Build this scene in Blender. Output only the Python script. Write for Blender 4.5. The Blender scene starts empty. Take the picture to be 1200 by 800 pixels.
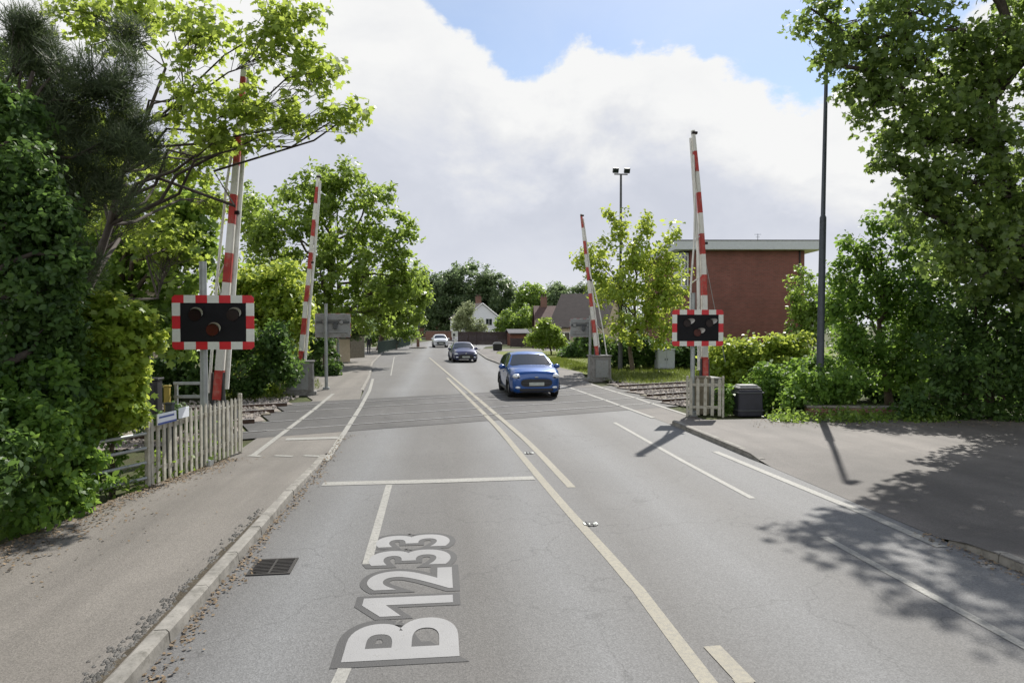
import bpy, math, random
import numpy as np
from mathutils import Vector, Matrix
R = math.radians
sc = bpy.context.scene
COL = sc.collection
random.seed(7)
# ------------------------------------------------------------------ camera and site survey helpers
CAMH, F, YAW, PITCH = 2.5, 780.0, R(6.22), R(-1.322)
_f = Vector((math.sin(YAW)*math.cos(PITCH), math.cos(YAW)*math.cos(PITCH), math.sin(PITCH)))
_r = Vector((math.cos(YAW), -math.sin(YAW), 0)); _u = _r.cross(_f)
EYE = Vector((0, 0, CAMH))
def ray(x, y): return _f + _r*((x-600)/F) + _u*((400-y)/F)
def G(x, y, z=0.0):
    d = ray(x, y); t = (z-CAMH)/d.z
    return EYE + d*t
def A(x, y, D): return EYE + ray(x, y)*D
def AG(x, D, z=0.0):
    p = A(x, 382, D); return Vector((p.x, p.y, z))
# ------------------------------------------------------------------ materials
def newmat(name):
    m = bpy.data.materials.new(name); m.use_nodes = True
    nt = m.node_tree; b = nt.nodes['Principled BSDF']
    return m, nt, b
def N(nt, typ, **kw):
    n = nt.nodes.new(typ)
    for k, v in kw.items():
        if k in n.inputs: n.inputs[k].default_value = v
        else: setattr(n, k, v)
    return n
def L(nt, a, b): nt.links.new(a, b)
def pos(nt, scale=(1, 1, 1), rot=(0, 0, 0), obj=False):
    if obj: o = N(nt, 'ShaderNodeTexCoord').outputs['Object']
    else: o = N(nt, 'ShaderNodeNewGeometry').outputs['Position']
    mp = N(nt, 'ShaderNodeMapping'); mp.inputs['Scale'].default_value = scale; mp.inputs['Rotation'].default_value = rot
    L(nt, o, mp.inputs['Vector']); return mp.outputs['Vector']
def noise(nt, vec, scale, detail=4, rough=.6):
    n = N(nt, 'ShaderNodeTexNoise', Scale=scale, Detail=detail, Roughness=rough); L(nt, vec, n.inputs['Vector']); return n.outputs['Fac']
def ramp(nt, fac, stops):
    r = N(nt, 'ShaderNodeValToRGB'); e = r.color_ramp.elements
    while len(e) < len(stops): e.new(.5)
    for i, (p, c) in enumerate(stops):
        e[i].position = p; e[i].color = (*c, 1) if len(c) == 3 else c
    L(nt, fac, r.inputs['Fac']); return r.outputs['Color']
def mixc(nt, fac, a, b, mode='MIX'):
    m = N(nt, 'ShaderNodeMix', data_type='RGBA', blend_type=mode)
    for s, v in ((0, fac), (6, a), (7, b)):
        if isinstance(v, (int, float)): m.inputs[s].default_value = v
        elif isinstance(v, tuple): m.inputs[s].default_value = (*v, 1)
        else: L(nt, v, m.inputs[s])
    return m.outputs[2]
def bump(nt, b, h, strength=.3, dist=.01):
    n = N(nt, 'ShaderNodeBump', Strength=strength, Distance=dist); L(nt, h, n.inputs['Height']); L(nt, n.outputs['Normal'], b.inputs['Normal'])
def simple(name, c, rough=.5, metal=0., var=.18, scale=6., bmp=.0, spec=.5, dirt=None):
    m, nt, b = newmat(name); v = pos(nt, obj=True)
    f = noise(nt, v, scale, 5, .65)
    lo = tuple(x*(1-var) for x in c); hi = tuple(min(1, x*(1+var)) for x in c)
    col = ramp(nt, f, [(.3, lo), (.7, hi)])
    if dirt:
        f2 = noise(nt, v, scale*.6+1.7, 6, .75)
        k = ramp(nt, f2, [(.5, (0, 0, 0)), (.68, (1, 1, 1))]); col = mixc(nt, k, col, dirt)
    L(nt, col, b.inputs['Base Color']); b.inputs['Roughness'].default_value = rough; b.inputs['Metallic'].default_value = metal
    b.inputs['Specular IOR Level'].default_value = spec
    if bmp: bump(nt, b, noise(nt, v, scale*6, 4), bmp)
    return m
def asphalt(name, base, tint=(1, 1, 1), tracks=False, patch=.25, deck=False, grain=1.0):
    m, nt, b = newmat(name); v = pos(nt)
    c = tuple(base*t for t in tint)
    big = noise(nt, v, .35, 5, .6); col = ramp(nt, big, [(.3, tuple(x*(1-patch) for x in c)), (.7, tuple(x*(1+patch) for x in c))])
    # long stains and worn wheel tracks run along the carriageway
    st = noise(nt, pos(nt, (1.5, .12, 1)), 1.3, 5, .6)
    col = mixc(nt, ramp(nt, st, [(.42, (0, 0, 0)), (.66, (.55, .55, .55))]), col, tuple(x*.62 for x in c))
    if tracks:
        sx = N(nt, 'ShaderNodeSeparateXYZ'); L(nt, N(nt, 'ShaderNodeNewGeometry').outputs['Position'], sx.inputs[0])
        mr = N(nt, 'ShaderNodeMapRange'); mr.inputs['From Min'].default_value = -3; mr.inputs['From Max'].default_value = 7
        wob = noise(nt, pos(nt, (.3, .1, 1)), 1.5, 3)
        ad = N(nt, 'ShaderNodeMath', operation='MULTIPLY_ADD'); L(nt, wob, ad.inputs[0]); ad.inputs[1].default_value = .8; L(nt, sx.outputs['X'], ad.inputs[2])
        L(nt, ad.outputs[0], mr.inputs['Value'])
        def P(x): return (x+.4+3)/10
        dk = ramp(nt, mr.outputs['Result'], [(P(-2.1), (.25,)*3), (P(-1.3), (.95,)*3), (P(-.5), (.25,)*3), (P(.35), (.1,)*3), (P(1.2), (.85,)*3), (P(2.1), (.3,)*3), (P(3.0), (.9,)*3), (P(3.9), (.35,)*3), (P(5.0), (.8,)*3)])
        col = mixc(nt, dk, mixc(nt, .7, col, (base*.64, base*.595, base*.54)), mixc(nt, .65, col, (base*1.34, base*1.38, base*1.42)))
        cr = N(nt, 'ShaderNodeTexVoronoi', feature='DISTANCE_TO_EDGE', Scale=.45)
        wv = N(nt, 'ShaderNodeVectorMath', operation='ADD'); L(nt, pos(nt), wv.inputs[0])
        nn = N(nt, 'ShaderNodeTexNoise', Scale=1.6, Detail=5.); L(nt, pos(nt), nn.inputs['Vector']); L(nt, nn.outputs['Color'], wv.inputs[1]); L(nt, wv.outputs[0], cr.inputs['Vector'])
        ck = ramp(nt, cr.outputs['Distance'], [(.0, (.4,)*3), (.006, (0, 0, 0))])
        col = mixc(nt, ck, col, (base*.35,)*3)
    vo = N(nt, 'ShaderNodeTexVoronoi', Scale=95.); L(nt, v, vo.inputs['Vector'])
    g = ramp(nt, vo.outputs['Color'], [(.1, (1-.42*grain,)*3), (.5, (1, 1, 1)), (.95, (1+.6*grain,)*3)])
    col = mixc(nt, 1., col, g, 'MULTIPLY')
    L(nt, col, b.inputs['Base Color']); b.inputs['Roughness'].default_value = .72; b.inputs['Specular IOR Level'].default_value = .35
    bump(nt, b, vo.outputs['Distance'], .35, .005)
    return m
def paintmat(name, c, wear=.55):
    m, nt, b = newmat(name); v = pos(nt)
    f = noise(nt, v, 22, 8, .85); k = ramp(nt, f, [(wear-.03, (0, 0, 0)), (wear+.2, (1, 1, 1))])
    f2 = noise(nt, v, 1.2, 4); c2 = ramp(nt, f2, [(.3, tuple(x*.82 for x in c)), (.7, c)])
    L(nt, mixc(nt, k, c2, (.13, .128, .12)), b.inputs['Base Color']); b.inputs['Roughness'].default_value = .7
    vo = N(nt, 'ShaderNodeTexVoronoi', Scale=95.); L(nt, v, vo.inputs['Vector']); bump(nt, b, vo.outputs['Distance'], .35, .004)
    return m
def leafmat(name, a, bcol, trans, tr=.42, rough=.42, spec=.4):
    m, nt, b = newmat(name)
    at = N(nt, 'ShaderNodeAttribute', attribute_name='tone')
    col = ramp(nt, at.outputs['Fac'], [(0., a), (1., bcol)])
    L(nt, col, b.inputs['Base Color']); b.inputs['Roughness'].default_value = rough; b.inputs['Specular IOR Level'].default_value = spec
    t = N(nt, 'ShaderNodeBsdfTranslucent'); tc = ramp(nt, at.outputs['Fac'], [(0., tuple(x*.7 for x in trans)), (1., trans)]); L(nt, tc, t.inputs['Color'])
    ms = N(nt, 'ShaderNodeMixShader', Fac=tr); L(nt, b.outputs[0], ms.inputs[1]); L(nt, t.outputs[0], ms.inputs[2])
    L(nt, ms.outputs[0], nt.nodes['Material Output'].inputs['Surface'])
    return m
def groundmat(name, stops, scale=.8, fine=40, bs=.6):
    m, nt, b = newmat(name); v = pos(nt)
    f = noise(nt, v, scale, 6, .7); col = ramp(nt, f, stops)
    f2 = noise(nt, v, fine, 4, .7); col = mixc(nt, 1., col, ramp(nt, f2, [(.3, (.55,)*3), (.7, (1.35,)*3)]), 'MULTIPLY')
    L(nt, col, b.inputs['Base Color']); b.inputs['Roughness'].default_value = .9; b.inputs['Specular IOR Level'].default_value = .2
    bump(nt, b, f2, bs, .03); return m
def brickmat(name, c1, c2, mortar, scale=1.0, rotx=True):
    m, nt, b = newmat(name); v = pos(nt, obj=True)
    sx = N(nt, 'ShaderNodeSeparateXYZ'); L(nt, v, sx.inputs[0])
    ad = N(nt, 'ShaderNodeMath', operation='ADD'); L(nt, sx.outputs['X'], ad.inputs[0]); L(nt, sx.outputs['Y'], ad.inputs[1])
    cb = N(nt, 'ShaderNodeCombineXYZ'); L(nt, ad.outputs[0], cb.inputs['X']); L(nt, sx.outputs['Z'], cb.inputs['Y'])
    br = N(nt, 'ShaderNodeTexBrick', Scale=scale); L(nt, cb.outputs[0], br.inputs['Vector'])
    br.inputs['Color1'].default_value = (*c1, 1); br.inputs['Color2'].default_value = (*c2, 1); br.inputs['Mortar'].default_value = (*mortar, 1)
    br.inputs['Brick Width'].default_value = .225; br.inputs['Row Height'].default_value = .075; br.inputs['Mortar Size'].default_value = .008; br.inputs['Bias'].default_value = -.1
    f = noise(nt, v, .8, 6, .7); col = mixc(nt, 1., br.outputs['Color'], ramp(nt, f, [(.3, (.78,)*3), (.7, (1.15,)*3)]), 'MULTIPLY')
    L(nt, col, b.inputs['Base Color']); b.inputs['Roughness'].default_value = .85; bump(nt, b, br.outputs['Fac'], -.3, .01); return m
def rooftile(name, c):
    m, nt, b = newmat(name); v = pos(nt, obj=True)
    w = N(nt, 'ShaderNodeTexWave', Scale=3.2, Distortion=.6, bands_direction='Z'); L(nt, v, w.inputs['Vector'])
    f = noise(nt, v, 2.2, 6, .7); col = ramp(nt, f, [(.3, tuple(x*.7 for x in c)), (.7, tuple(x*1.25 for x in c))])
    col = mixc(nt, 1., col, ramp(nt, w.outputs['Fac'], [(0, (.72,)*3), (.4, (1.05,)*3)]), 'MULTIPLY')
    L(nt, col, b.inputs['Base Color']); b.inputs['Roughness'].default_value = .85; return m
def glassmat(name, c=(.02, .025, .03)):
    m, nt, b = newmat(name); b.inputs['Base Color'].default_value = (*c, 1); b.inputs['Roughness'].default_value = .06; b.inputs['Specular IOR Level'].default_value = .8; return m
def carpaint(name, c, metal=.3):
    m, nt, b = newmat(name); v = pos(nt, obj=True)
    f = noise(nt, v, 3, 4); L(nt, ramp(nt, f, [(.3, tuple(x*.9 for x in c)), (.7, tuple(min(1, x*1.08) for x in c))]), b.inputs['Base Color'])
    b.inputs['Roughness'].default_value = .32; b.inputs['Metallic'].default_value = metal; b.inputs['Coat Weight'].default_value = .8; b.inputs['Coat Roughness'].default_value = .08; return m
M = dict(
 road=asphalt('road_asphalt', .122, (1, .99, .975), tracks=True, grain=.55),
 path=asphalt('footway_asphalt', .150, (1, .92, .82), patch=.2, grain=.45),
 pathr=asphalt('forecourt_asphalt', .108, (1, .91, .83), patch=.42, grain=.55),
 deck=asphalt('crossing_deck', .062, (1, .97, .95), patch=.35, grain=.7),
 conc=simple('kerb_concrete', (.21, .20, .18), .85, var=.3, scale=5, bmp=.35, dirt=(.10, .095, .08)),
 paint=paintmat('white_road_paint', (.30, .295, .27), .47),
 cream=paintmat('worn_cream_road_paint', (.255, .235, .18), .48),
 text=paintmat('road_letter_paint', (.25, .25, .252), .58), texto=paintmat('road_letter_outline', (.045, .045, .046), .8),
 soil=groundmat('soil_and_grass', [(.3, (.05, .045, .025)), (.55, (.06, .075, .025)), (.75, (.09, .10, .035))]),
 grassg=groundmat('mown_verge', [(.3, (.10, .13, .03)), (.55, (.16, .18, .05)), (.75, (.24, .22, .09))], .5, 25),
 gravel=groundmat('gravel_bed', [(.3, (.17, .15, .135)), (.7, (.27, .24, .215))], 2, 30),
 dirt=groundmat('kerb_dirt', [(.3, (.05, .042, .03)), (.7, (.10, .085, .062))], 3, 60),
 stone=simple('ballast_stone', (.27, .24, .22), .9, var=.5, scale=9),
 rust=simple('rusty_rail_steel', (.075, .045, .032), .75, .2, var=.4, scale=4), shine=simple('polished_rail_head', (.34, .34, .345), .42, .15, var=.2),
 red=simple('faded_red_paint', (.40, .038, .03), .6, var=.3, scale=4, dirt=(.36, .19, .15)), white=simple('weathered_white_paint', (.66, .65, .61), .5, var=.10, scale=3, dirt=(.50, .49, .44)),
 sred=simple('sign_red', (.52, .012, .022), .4, var=.08), swhite=simple('sign_white', (.60, .62, .58), .4, var=.08),
 black=simple('matt_black', (.008, .008, .010), .7, var=.2, spec=.2), hoodgleam=simple('painted_hood_gleam', (.75, .76, .76), .35, var=.05),  # pale inner face of the hoods is a painted stand-in for their sunlit gleam
 lens=simple('dark_red_lens', (.012, .004, .004), .3, var=.1, spec=.3), amber=simple('dark_amber_lens', (.06, .010, .006), .3, var=.1, spec=.3),
 galv=simple('galvanised_steel', (.30, .32, .32), .5, .55, var=.18, scale=5), grey=simple('grey_paint', (.25, .26, .26), .6, var=.14, scale=4, dirt=(.17, .16, .15)),
 dgrey=simple('dark_grey_steel', (.075, .08, .085), .55, .3, var=.2), slate=simple('slate_blue_pole', (.055, .065, .08), .5, .3, var=.15), cab=simple('pale_grey_cabinet', (.36, .39, .42), .5, var=.08),
 machine=simple('weathered_machine_grey', (.20, .195, .185), .7, var=.25, scale=3, dirt=(.10, .09, .08)),
 picket=simple('weathered_cream_timber', (.38, .365, .31), .8, var=.22, scale=7, bmp=.3, dirt=(.22, .20, .15)), old=simple('bare_old_timber', (.17, .15, .11), .85, var=.3, scale=8, bmp=.3),
 sign=simple('sign_panel_white', (.70, .73, .78), .4, var=.06), blue=simple('sign_blue', (.035, .07, .28), .4, var=.06), yellow=simple('yellow_paint', (.26, .20, .03), .6, var=.2, scale=5),
 navy=simple('dark_blue_plastic', (.018, .018, .03), .5, var=.3), lid=simple('pale_lid', (.22, .22, .215), .6, var=.1),
 brick=brickmat('red_brick', (.20, .066, .052), (.15, .052, .042), (.14, .10, .085), .8), brick2=brickmat('brown_brick', (.22, .10, .07), (.15, .07, .05), (.2, .17, .14)),
 fascia=simple('white_fascia', (.48, .51, .54), .5, var=.05), felt=simple('roof_felt', (.10, .10, .11), .9), render=simple('white_render', (.72, .73, .76), .8, var=.06), creamr=simple('cream_render', (.50, .42, .32), .85, var=.1),
 tile=rooftile('brown_roof_tile', (.048, .038, .036)), tiler=rooftile('red_roof_tile', (.085, .050, .044)), shed=simple('red_shed_timber', (.15, .062, .042), .8, var=.2), dfence=simple('dark_brown_fence_timber', (.040, .026, .026), .85, var=.3, scale=3),
 glass=glassmat('window_glass'), frame=simple('white_frame', (.7, .7, .7), .5, var=.05), pvc=simple('dark_green_rail', (.03, .055, .045), .6),
 bark=simple('bark', (.085, .065, .048), .9, var=.4, scale=7, bmp=.6), barkd=simple('dark_bark', (.05, .04, .032), .9, var=.4, scale=7, bmp=.6),
 tyre=simple('tyre_rubber', (.012, .012, .013), .8), rim=simple('alloy_rim', (.35, .36, .38), .3, .9), plastic=simple('black_plastic', (.014, .014, .016), .5), lampc=simple('headlamp_clear', (.75, .78, .82), .12, .3, var=.05), plate=simple('blurred_plate', (.42, .45, .42), .5, var=.15, scale=12),
 bluep=carpaint('blue_car_paint', (.008, .068, .27)), navyp=carpaint('dark_navy_car_paint', (.010, .015, .085), .1), whitep=carpaint('white_car_paint', (.62, .64, .68), 0.),
 skin=simple('skin', (.38, .22, .16), .55, var=.05), hair=simple('dark_hair', (.03, .02, .015), .6), cloth=simple('black_jacket_cloth', (.014, .014, .018), .9), jeans=simple('dark_trousers', (.03, .035, .05), .9),
 drain=simple('cast_iron', (.045, .042, .040), .6, .6, var=.25), litter=simple('dry_leaf', (.17, .125, .078), .9, var=.5, scale=11),
 l_syc=leafmat('sycamore_leaf', (0.091, 0.152, 0.022), (0.183, 0.256, 0.043), (0.590, 0.719, 0.124), .52),
 l_dark=leafmat('dark_ivy_leaf', (0.020, 0.049, 0.016), (0.076, 0.140, 0.030), (0.227, 0.382, 0.083), .36, .5, .28),
 l_laurel=leafmat('laurel_leaf', (0.051, 0.116, 0.022), (0.122, 0.220, 0.037), (0.363, 0.561, 0.093), .42, .48, .3),
 l_pine=leafmat('pine_needle', (0.032, 0.051, 0.022), (0.073, 0.104, 0.039), (0.136, 0.190, 0.073), .3, .55),
 l_bright=leafmat('bright_spring_leaf', (0.110, 0.189, 0.022), (0.207, 0.305, 0.043), (0.635, 0.736, 0.124), .5),
 l_mid=leafmat('mid_green_leaf', (0.063, 0.122, 0.024), (0.128, 0.201, 0.037), (0.432, 0.606, 0.104), .46),
 l_plane=leafmat('plane_leaf', (0.055, 0.100, 0.027), (0.110, 0.165, 0.039), (0.340, 0.471, 0.104), .46),
 l_olive=leafmat('olive_green_leaf', (0.076, 0.128, 0.022), (0.159, 0.226, 0.039), (0.488, 0.651, 0.114), .48),
 l_far=leafmat('distant_dark_leaf', (0.059, 0.095, 0.044), (0.110, 0.159, 0.067), (0.306, 0.415, 0.187), .45),
 l_pale=leafmat('pale_blossom_leaf', (0.159, 0.207, 0.073), (0.293, 0.317, 0.159), (0.454, 0.516, 0.291), .4),
 l_grass=leafmat('grass_blade', (.07, .11, .02), (.16, .19, .05), (.25, .32, .04), .4),
)
# ------------------------------------------------------------------ mesh builder
class MB:
    def __init__(s): s.v = []; s.f = []; s.m = []; s.sm = []
    def add(s, vs, fs, mi=0, smooth=False):
        o = len(s.v); s.v += [tuple(v) for v in vs]
        for f in fs: s.f.append(tuple(i+o for i in f)); s.m.append(mi); s.sm.append(smooth)
    def box(s, c, d, rz=0, mi=0, bev=0, taper=1.0, rx=0):
        hx, hy, hz = d[0]/2, d[1]/2, d[2]/2; mat = Matrix.Rotation(rz, 3, 'Z') @ Matrix.Rotation(rx, 3, 'X'); c = Vector(c)
        b = min(bev, hx*.49, hy*.49, hz*.49)
        def ringz(z, ix, iy, t=1.0):
            x, y = (hx-ix)*t, (hy-iy)*t
            return [(-x, -y, z), (x, -y, z), (x, y, z), (-x, y, z)]
        if b > 0:
            k = b
            def oct_(z, ins, t):
                x, y = (hx-ins)*t, (hy-ins)*t; q = max(k-ins, k*.3)
                return [(-x+q, -y, z), (x-q, -y, z), (x, -y+q, z), (x, y-q, z), (x-q, y, z), (-x+q, y, z), (-x, y-q, z), (-x, -y+q, z)]
            rs = [oct_(-hz, k*.7, 1), oct_(-hz+k, 0, 1), oct_(hz-k, 0, taper), oct_(hz, k*.7, taper)]
        else: rs = [ringz(-hz, 0, 0), ringz(hz, 0, 0, taper)]
        n = len(rs[0]); vs = [c + mat @ Vector(p) for r in rs for p in r]
        fs = [tuple(range(n))[::-1], tuple(range((len(rs)-1)*n, len(rs)*n))]
        for i in range(len(rs)-1):
            for j in range(n): fs.append((i*n+j, i*n+(j+1) % n, (i+1)*n+(j+1) % n, (i+1)*n+j))
        s.add(vs, fs, mi)
    def tube(s, pts, rad, n=8, mi=0, caps=True, smooth=True, flat=1.0):
        pts = [Vector(p) for p in pts]; rads = rad if isinstance(rad, (list, tuple)) else [rad]*len(pts)
        vs = []; t0 = (pts[1]-pts[0]).normalized(); a = t0.orthogonal().normalized() if abs(t0.z) < .95 else (Vector((1, 0, 0))-t0*t0.x).normalized()
        for i, p in enumerate(pts):
            t = (pts[min(i+1, len(pts)-1)]-pts[max(i-1, 0)]).normalized(); a = (a - t*a.dot(t)).normalized(); b = t.cross(a)
            for k in range(n):
                th = 2*math.pi*(k+.5)/n; vs.append(p + (a*math.cos(th) + b*math.sin(th)*flat)*rads[i])
        fs = [(i*n+j, i*n+(j+1) % n, (i+1)*n+(j+1) % n, (i+1)*n+j) for i in range(len(pts)-1) for j in range(n)]
        s.add(vs, fs, mi, smooth)
        if caps: s.add(vs[:n], [tuple(range(n))[::-1]], mi); s.add(vs[-n:], [tuple(range(n))], mi)
    def poly(s, pts, z=None, mi=0):
        s.add([(p[0], p[1], (p[2] if z is None else z)) for p in pts], [tuple(range(len(pts)))], mi)
    def prism(s, pts, z0, z1, mi=0):
        n = len(pts); vs = [(p[0], p[1], z0) for p in pts] + [(p[0], p[1], z1) for p in pts]
        s.add(vs, [tuple(range(n))[::-1], tuple(range(n, 2*n))] + [(j, (j+1) % n, n+(j+1) % n, n+j) for j in range(n)], mi)
    def ell(s, c, r, n=12, m=8, mi=0):
        vs = []; c = Vector(c)
        for i in range(m+1):
            ph = math.pi*i/m
            for j in range(n): th = 2*math.pi*j/n; vs.append(c + Vector((r[0]*math.sin(ph)*math.cos(th), r[1]*math.sin(ph)*math.sin(th), r[2]*math.cos(ph))))
        s.add(vs, [(i*n+j, (i+1)*n+j, (i+1)*n+(j+1) % n, i*n+(j+1) % n) for i in range(m) for j in range(n)], mi, True)
    def build(s, name, mats, parent=None, **props):
        me = bpy.data.meshes.new(name); me.from_pydata(s.v, [], s.f)
        mats = mats if isinstance(mats, (list, tuple)) else [mats]
        for m in mats: me.materials.append(M[m] if isinstance(m, str) else m)
        me.polygons.foreach_set('material_index', s.m); me.polygons.foreach_set('use_smooth', s.sm); me.update()
        return link(name, me, parent, **props)
def link(name, me, parent=None, **props):
    o = bpy.data.objects.new(name, me); COL.objects.link(o)
    if parent is not None:
        o.parent = parent
        o.matrix_parent_inverse = parent_world(parent).inverted() if props.pop('world', False) else Matrix()
    else: props.pop('world', None)
    for k, v in props.items():
        if v is not None: o[k] = v
    return o
def parent_world(p):
    m = Matrix.LocRotScale(p.location, p.rotation_euler, p.scale)
    return (parent_world(p.parent) @ m) if p.parent else m
def thing(name, label, cat, loc=(0, 0, 0), rz=0, group=None):
    o = link(name, None, label=label, category=cat, group=group); o.location = loc; o.rotation_euler = (0, 0, rz); return o
def struct(name, mb, m): return mb.build(name, m, kind='structure')
def copytree(o, parent=None):
    c = o.copy(); COL.objects.link(c)
    if parent is not None: c.parent = parent
    for ch in list(o.children): copytree(ch, c)
    return c
# ------------------------------------------------------------------ foliage
TPL = dict(
 simple=np.array([[0, 0, 0], [.34, .45, .10], [0, 1, -.05], [-.34, .45, .10]], float),
 oval=np.array([[0, 0, 0], [.26, .28, .08], [.27, .62, .08], [0, 1, -.06], [-.27, .62, .08], [-.26, .28, .08]], float),
 lobed=np.array([[0, 0, 0], [.24, .10, .05], [.52, .22, .02], [.36, .42, .06], [.56, .78, 0], [.20, .70, .05], [0, 1.1, -.06], [-.20, .70, .05], [-.56, .78, 0], [-.36, .42, .06], [-.52, .22, .02], [-.24, .10, .05]], float),
 needle=np.array([[-.035, 0, 0], [.035, 0, 0], [.02, 1, .05], [-.02, 1, .05]], float),
 blade=np.array([[-.06, 0, 0], [.06, 0, 0], [.035, .6, .06], [0, 1, .2], [-.035, .6, .06]], float),
 litter=np.array([[0, 0, 0], [.3, .2, .1], [.4, .6, .0], [0, 1, .12], [-.38, .55, .05], [-.3, .2, 0]], float))
def leaf_obj(name, C, size, tpl, mat, rng, up=.5, parent=None, tone=None, out=None, outw=0., dirs=None, var=.45, **props):
    C = np.asarray(C); n = len(C); T = TPL[tpl]; k = len(T)
    nr = rng.normal(size=(n, 3)); nr /= np.linalg.norm(nr, axis=1)[:, None]+1e-9
    nr[:, 2] += up
    if out is not None: nr += out*outw
    nr /= np.linalg.norm(nr, axis=1)[:, None]+1e-9
    if dirs is None: t = rng.normal(size=(n, 3)); t[:, 2] -= .35
    else: t = dirs + rng.normal(size=(n, 3))*.25
    t -= nr*np.sum(t*nr, axis=1)[:, None]; t /= np.linalg.norm(t, axis=1)[:, None]+1e-9
    b = np.cross(nr, t); s = size*(1-var+2*var*rng.random(n)); 
    V = C[:, None, :] + s[:, None, None]*(b[:, None, :]*T[None, :, 0, None] + t[:, None, :]*T[None, :, 1, None] + nr[:, None, :]*T[None, :, 2, None])
    me = bpy.data.meshes.new(name); me.vertices.add(n*k); me.vertices.foreach_set('co', V.reshape(-1).astype(np.float32))
    me.loops.add(n*k); me.loops.foreach_set('vertex_index', np.arange(n*k, dtype=np.int32))
    me.polygons.add(n); me.polygons.foreach_set('loop_start', np.arange(0, n*k, k, dtype=np.int32))
    a = me.attributes.new('tone', 'FLOAT', 'POINT')
    tn = rng.random(n)*.6 + (.4*rng.random(n) if tone is None else .4*tone)
    a.data.foreach_set('value', np.repeat(tn, k).astype(np.float32))
    me.materials.append(M[mat]); me.update(calc_edges=True)
    return link(name, me, parent, **props)
def PB(D, lst, dz=1.0):
    """ellipsoids: (x, y, rx, ry[, depth offset])"""
    out = []
    for e in lst:
        d = D + (e[4] if len(e) > 4 else 0); s = d/F
        out.append((np.array(A(e[0], e[1], d)), np.array([e[2]*s, (e[2]+e[3])*.5*s*dz, e[3]*s])))
    return out
def clumps(blobs, n, rng, hollow=.35, zmin=.1):
    vol = np.array([b[1].prod()**.62 for b in blobs]); idx = rng.choice(len(blobs), n, p=vol/vol.sum())
    d = rng.normal(size=(n, 3)); d /= np.linalg.norm(d, axis=1)[:, None]
    r = hollow + (1-hollow)*rng.random(n)**.6
    P = np.array([blobs[i][0] for i in idx]) + d*r[:, None]*np.array([blobs[i][1] for i in idx])
    P[:, 2] = np.maximum(P[:, 2], zmin)
    return P, d, idx
def bend(a, b, rng, k=4, amp=.08, sag=0.):
    a, b = Vector(a), Vector(b); l = (b-a).length; pts = []
    for i in range(k+1):
        t = i/k; w = math.sin(math.pi*t)
        pts.append(a.lerp(b, t) + Vector(rng.normal(size=3))*amp*l*w + Vector((0, 0, 1))*(w*l*sag))
    return pts
def plant(name, label, cat, base, blobs, nclump, per, rc, size, mat, seed, tpl='oval', trunk=None, bark='bark', group=None, up=.5, hollow=.35, twigs=40, outw=.6, part='crown', stem='trunk', forks=.55, flat=.75, zmin=.12, brush=False):
    """a woody plant: a bent tapering stem with limbs to every mass of its crown, twigs, and leaf clumps"""
    rng = np.random.default_rng(seed); base = Vector(base); t = thing(name, label, cat, base, 0, group)
    P, d, idx = clumps(blobs, nclump, rng, hollow, zmin)
    mb = MB(); r0 = trunk or .08
    top = max((b[0][2] for b in blobs)); cen = Vector(np.mean([b[0] for b in blobs], axis=0)); h = max(top-base.z, .4)
    ax = bend(base, Vector((cen.x*.7+base.x*.3, cen.y*.7+base.y*.3, base.z + h*.84)), rng, 7, .03)
    ax[0] = base - Vector((0, 0, .12))
    mb.tube(ax, [r0*(1.25 if i == 0 else 1-.8*i/7) for i in range(8)], 9)
    bl_hub = []
    for c, r in blobs:
        c = Vector(c); zt = min(max(base.z + h*.28, c.z - (c-cen).length*forks - .4), base.z+h*.9); k = min(range(8), key=lambda q: abs(ax[q].z-zt))
        pts = bend(ax[k], c, rng, 5, .07, .05); rr = r0*(1-.8*k/7)*.62; mb.tube(pts, [rr*(1-.72*i/5) for i in range(6)], 7); bl_hub.append((pts[3], c, rr*.35))
    for j in range(min(twigs, nclump)):
        a, c, rr = bl_hub[idx[j]]; s = a.lerp(c, rng.random())
        mb.tube(bend(s, P[j], rng, 4, .05), [max(.006, rr*.55*(1-.2*i)) for i in range(5)], 5, caps=False)
    for v in range(len(mb.v)): mb.v[v] = tuple(Vector(mb.v[v])-base)
    mb.build(stem, bark, t)
    off = rng.normal(size=(nclump, per, 3)); off /= np.linalg.norm(off, axis=2)[..., None]; off *= (rng.random((nclump, per))**.5)[..., None]*rc; off[..., 2] *= flat
    sc_ = .6+.8*rng.random(nclump); off *= sc_[:, None, None]
    C = (P[:, None, :]+off).reshape(-1, 3); C[:, 2] = np.maximum(C[:, 2], zmin*.5)
    leaf_obj(part, C-np.array(base), size, tpl, mat, rng, up, t, tone=np.repeat(rng.random(nclump), per), out=np.repeat(d, per, axis=0), outw=outw, dirs=(off.reshape(-1, 3)/(np.linalg.norm(off.reshape(-1, 3), axis=1)[:, None]+1e-6)*.7+np.repeat(d, per, axis=0)*.6+np.array([0, 0, .8])) if brush else None)
    return t
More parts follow.
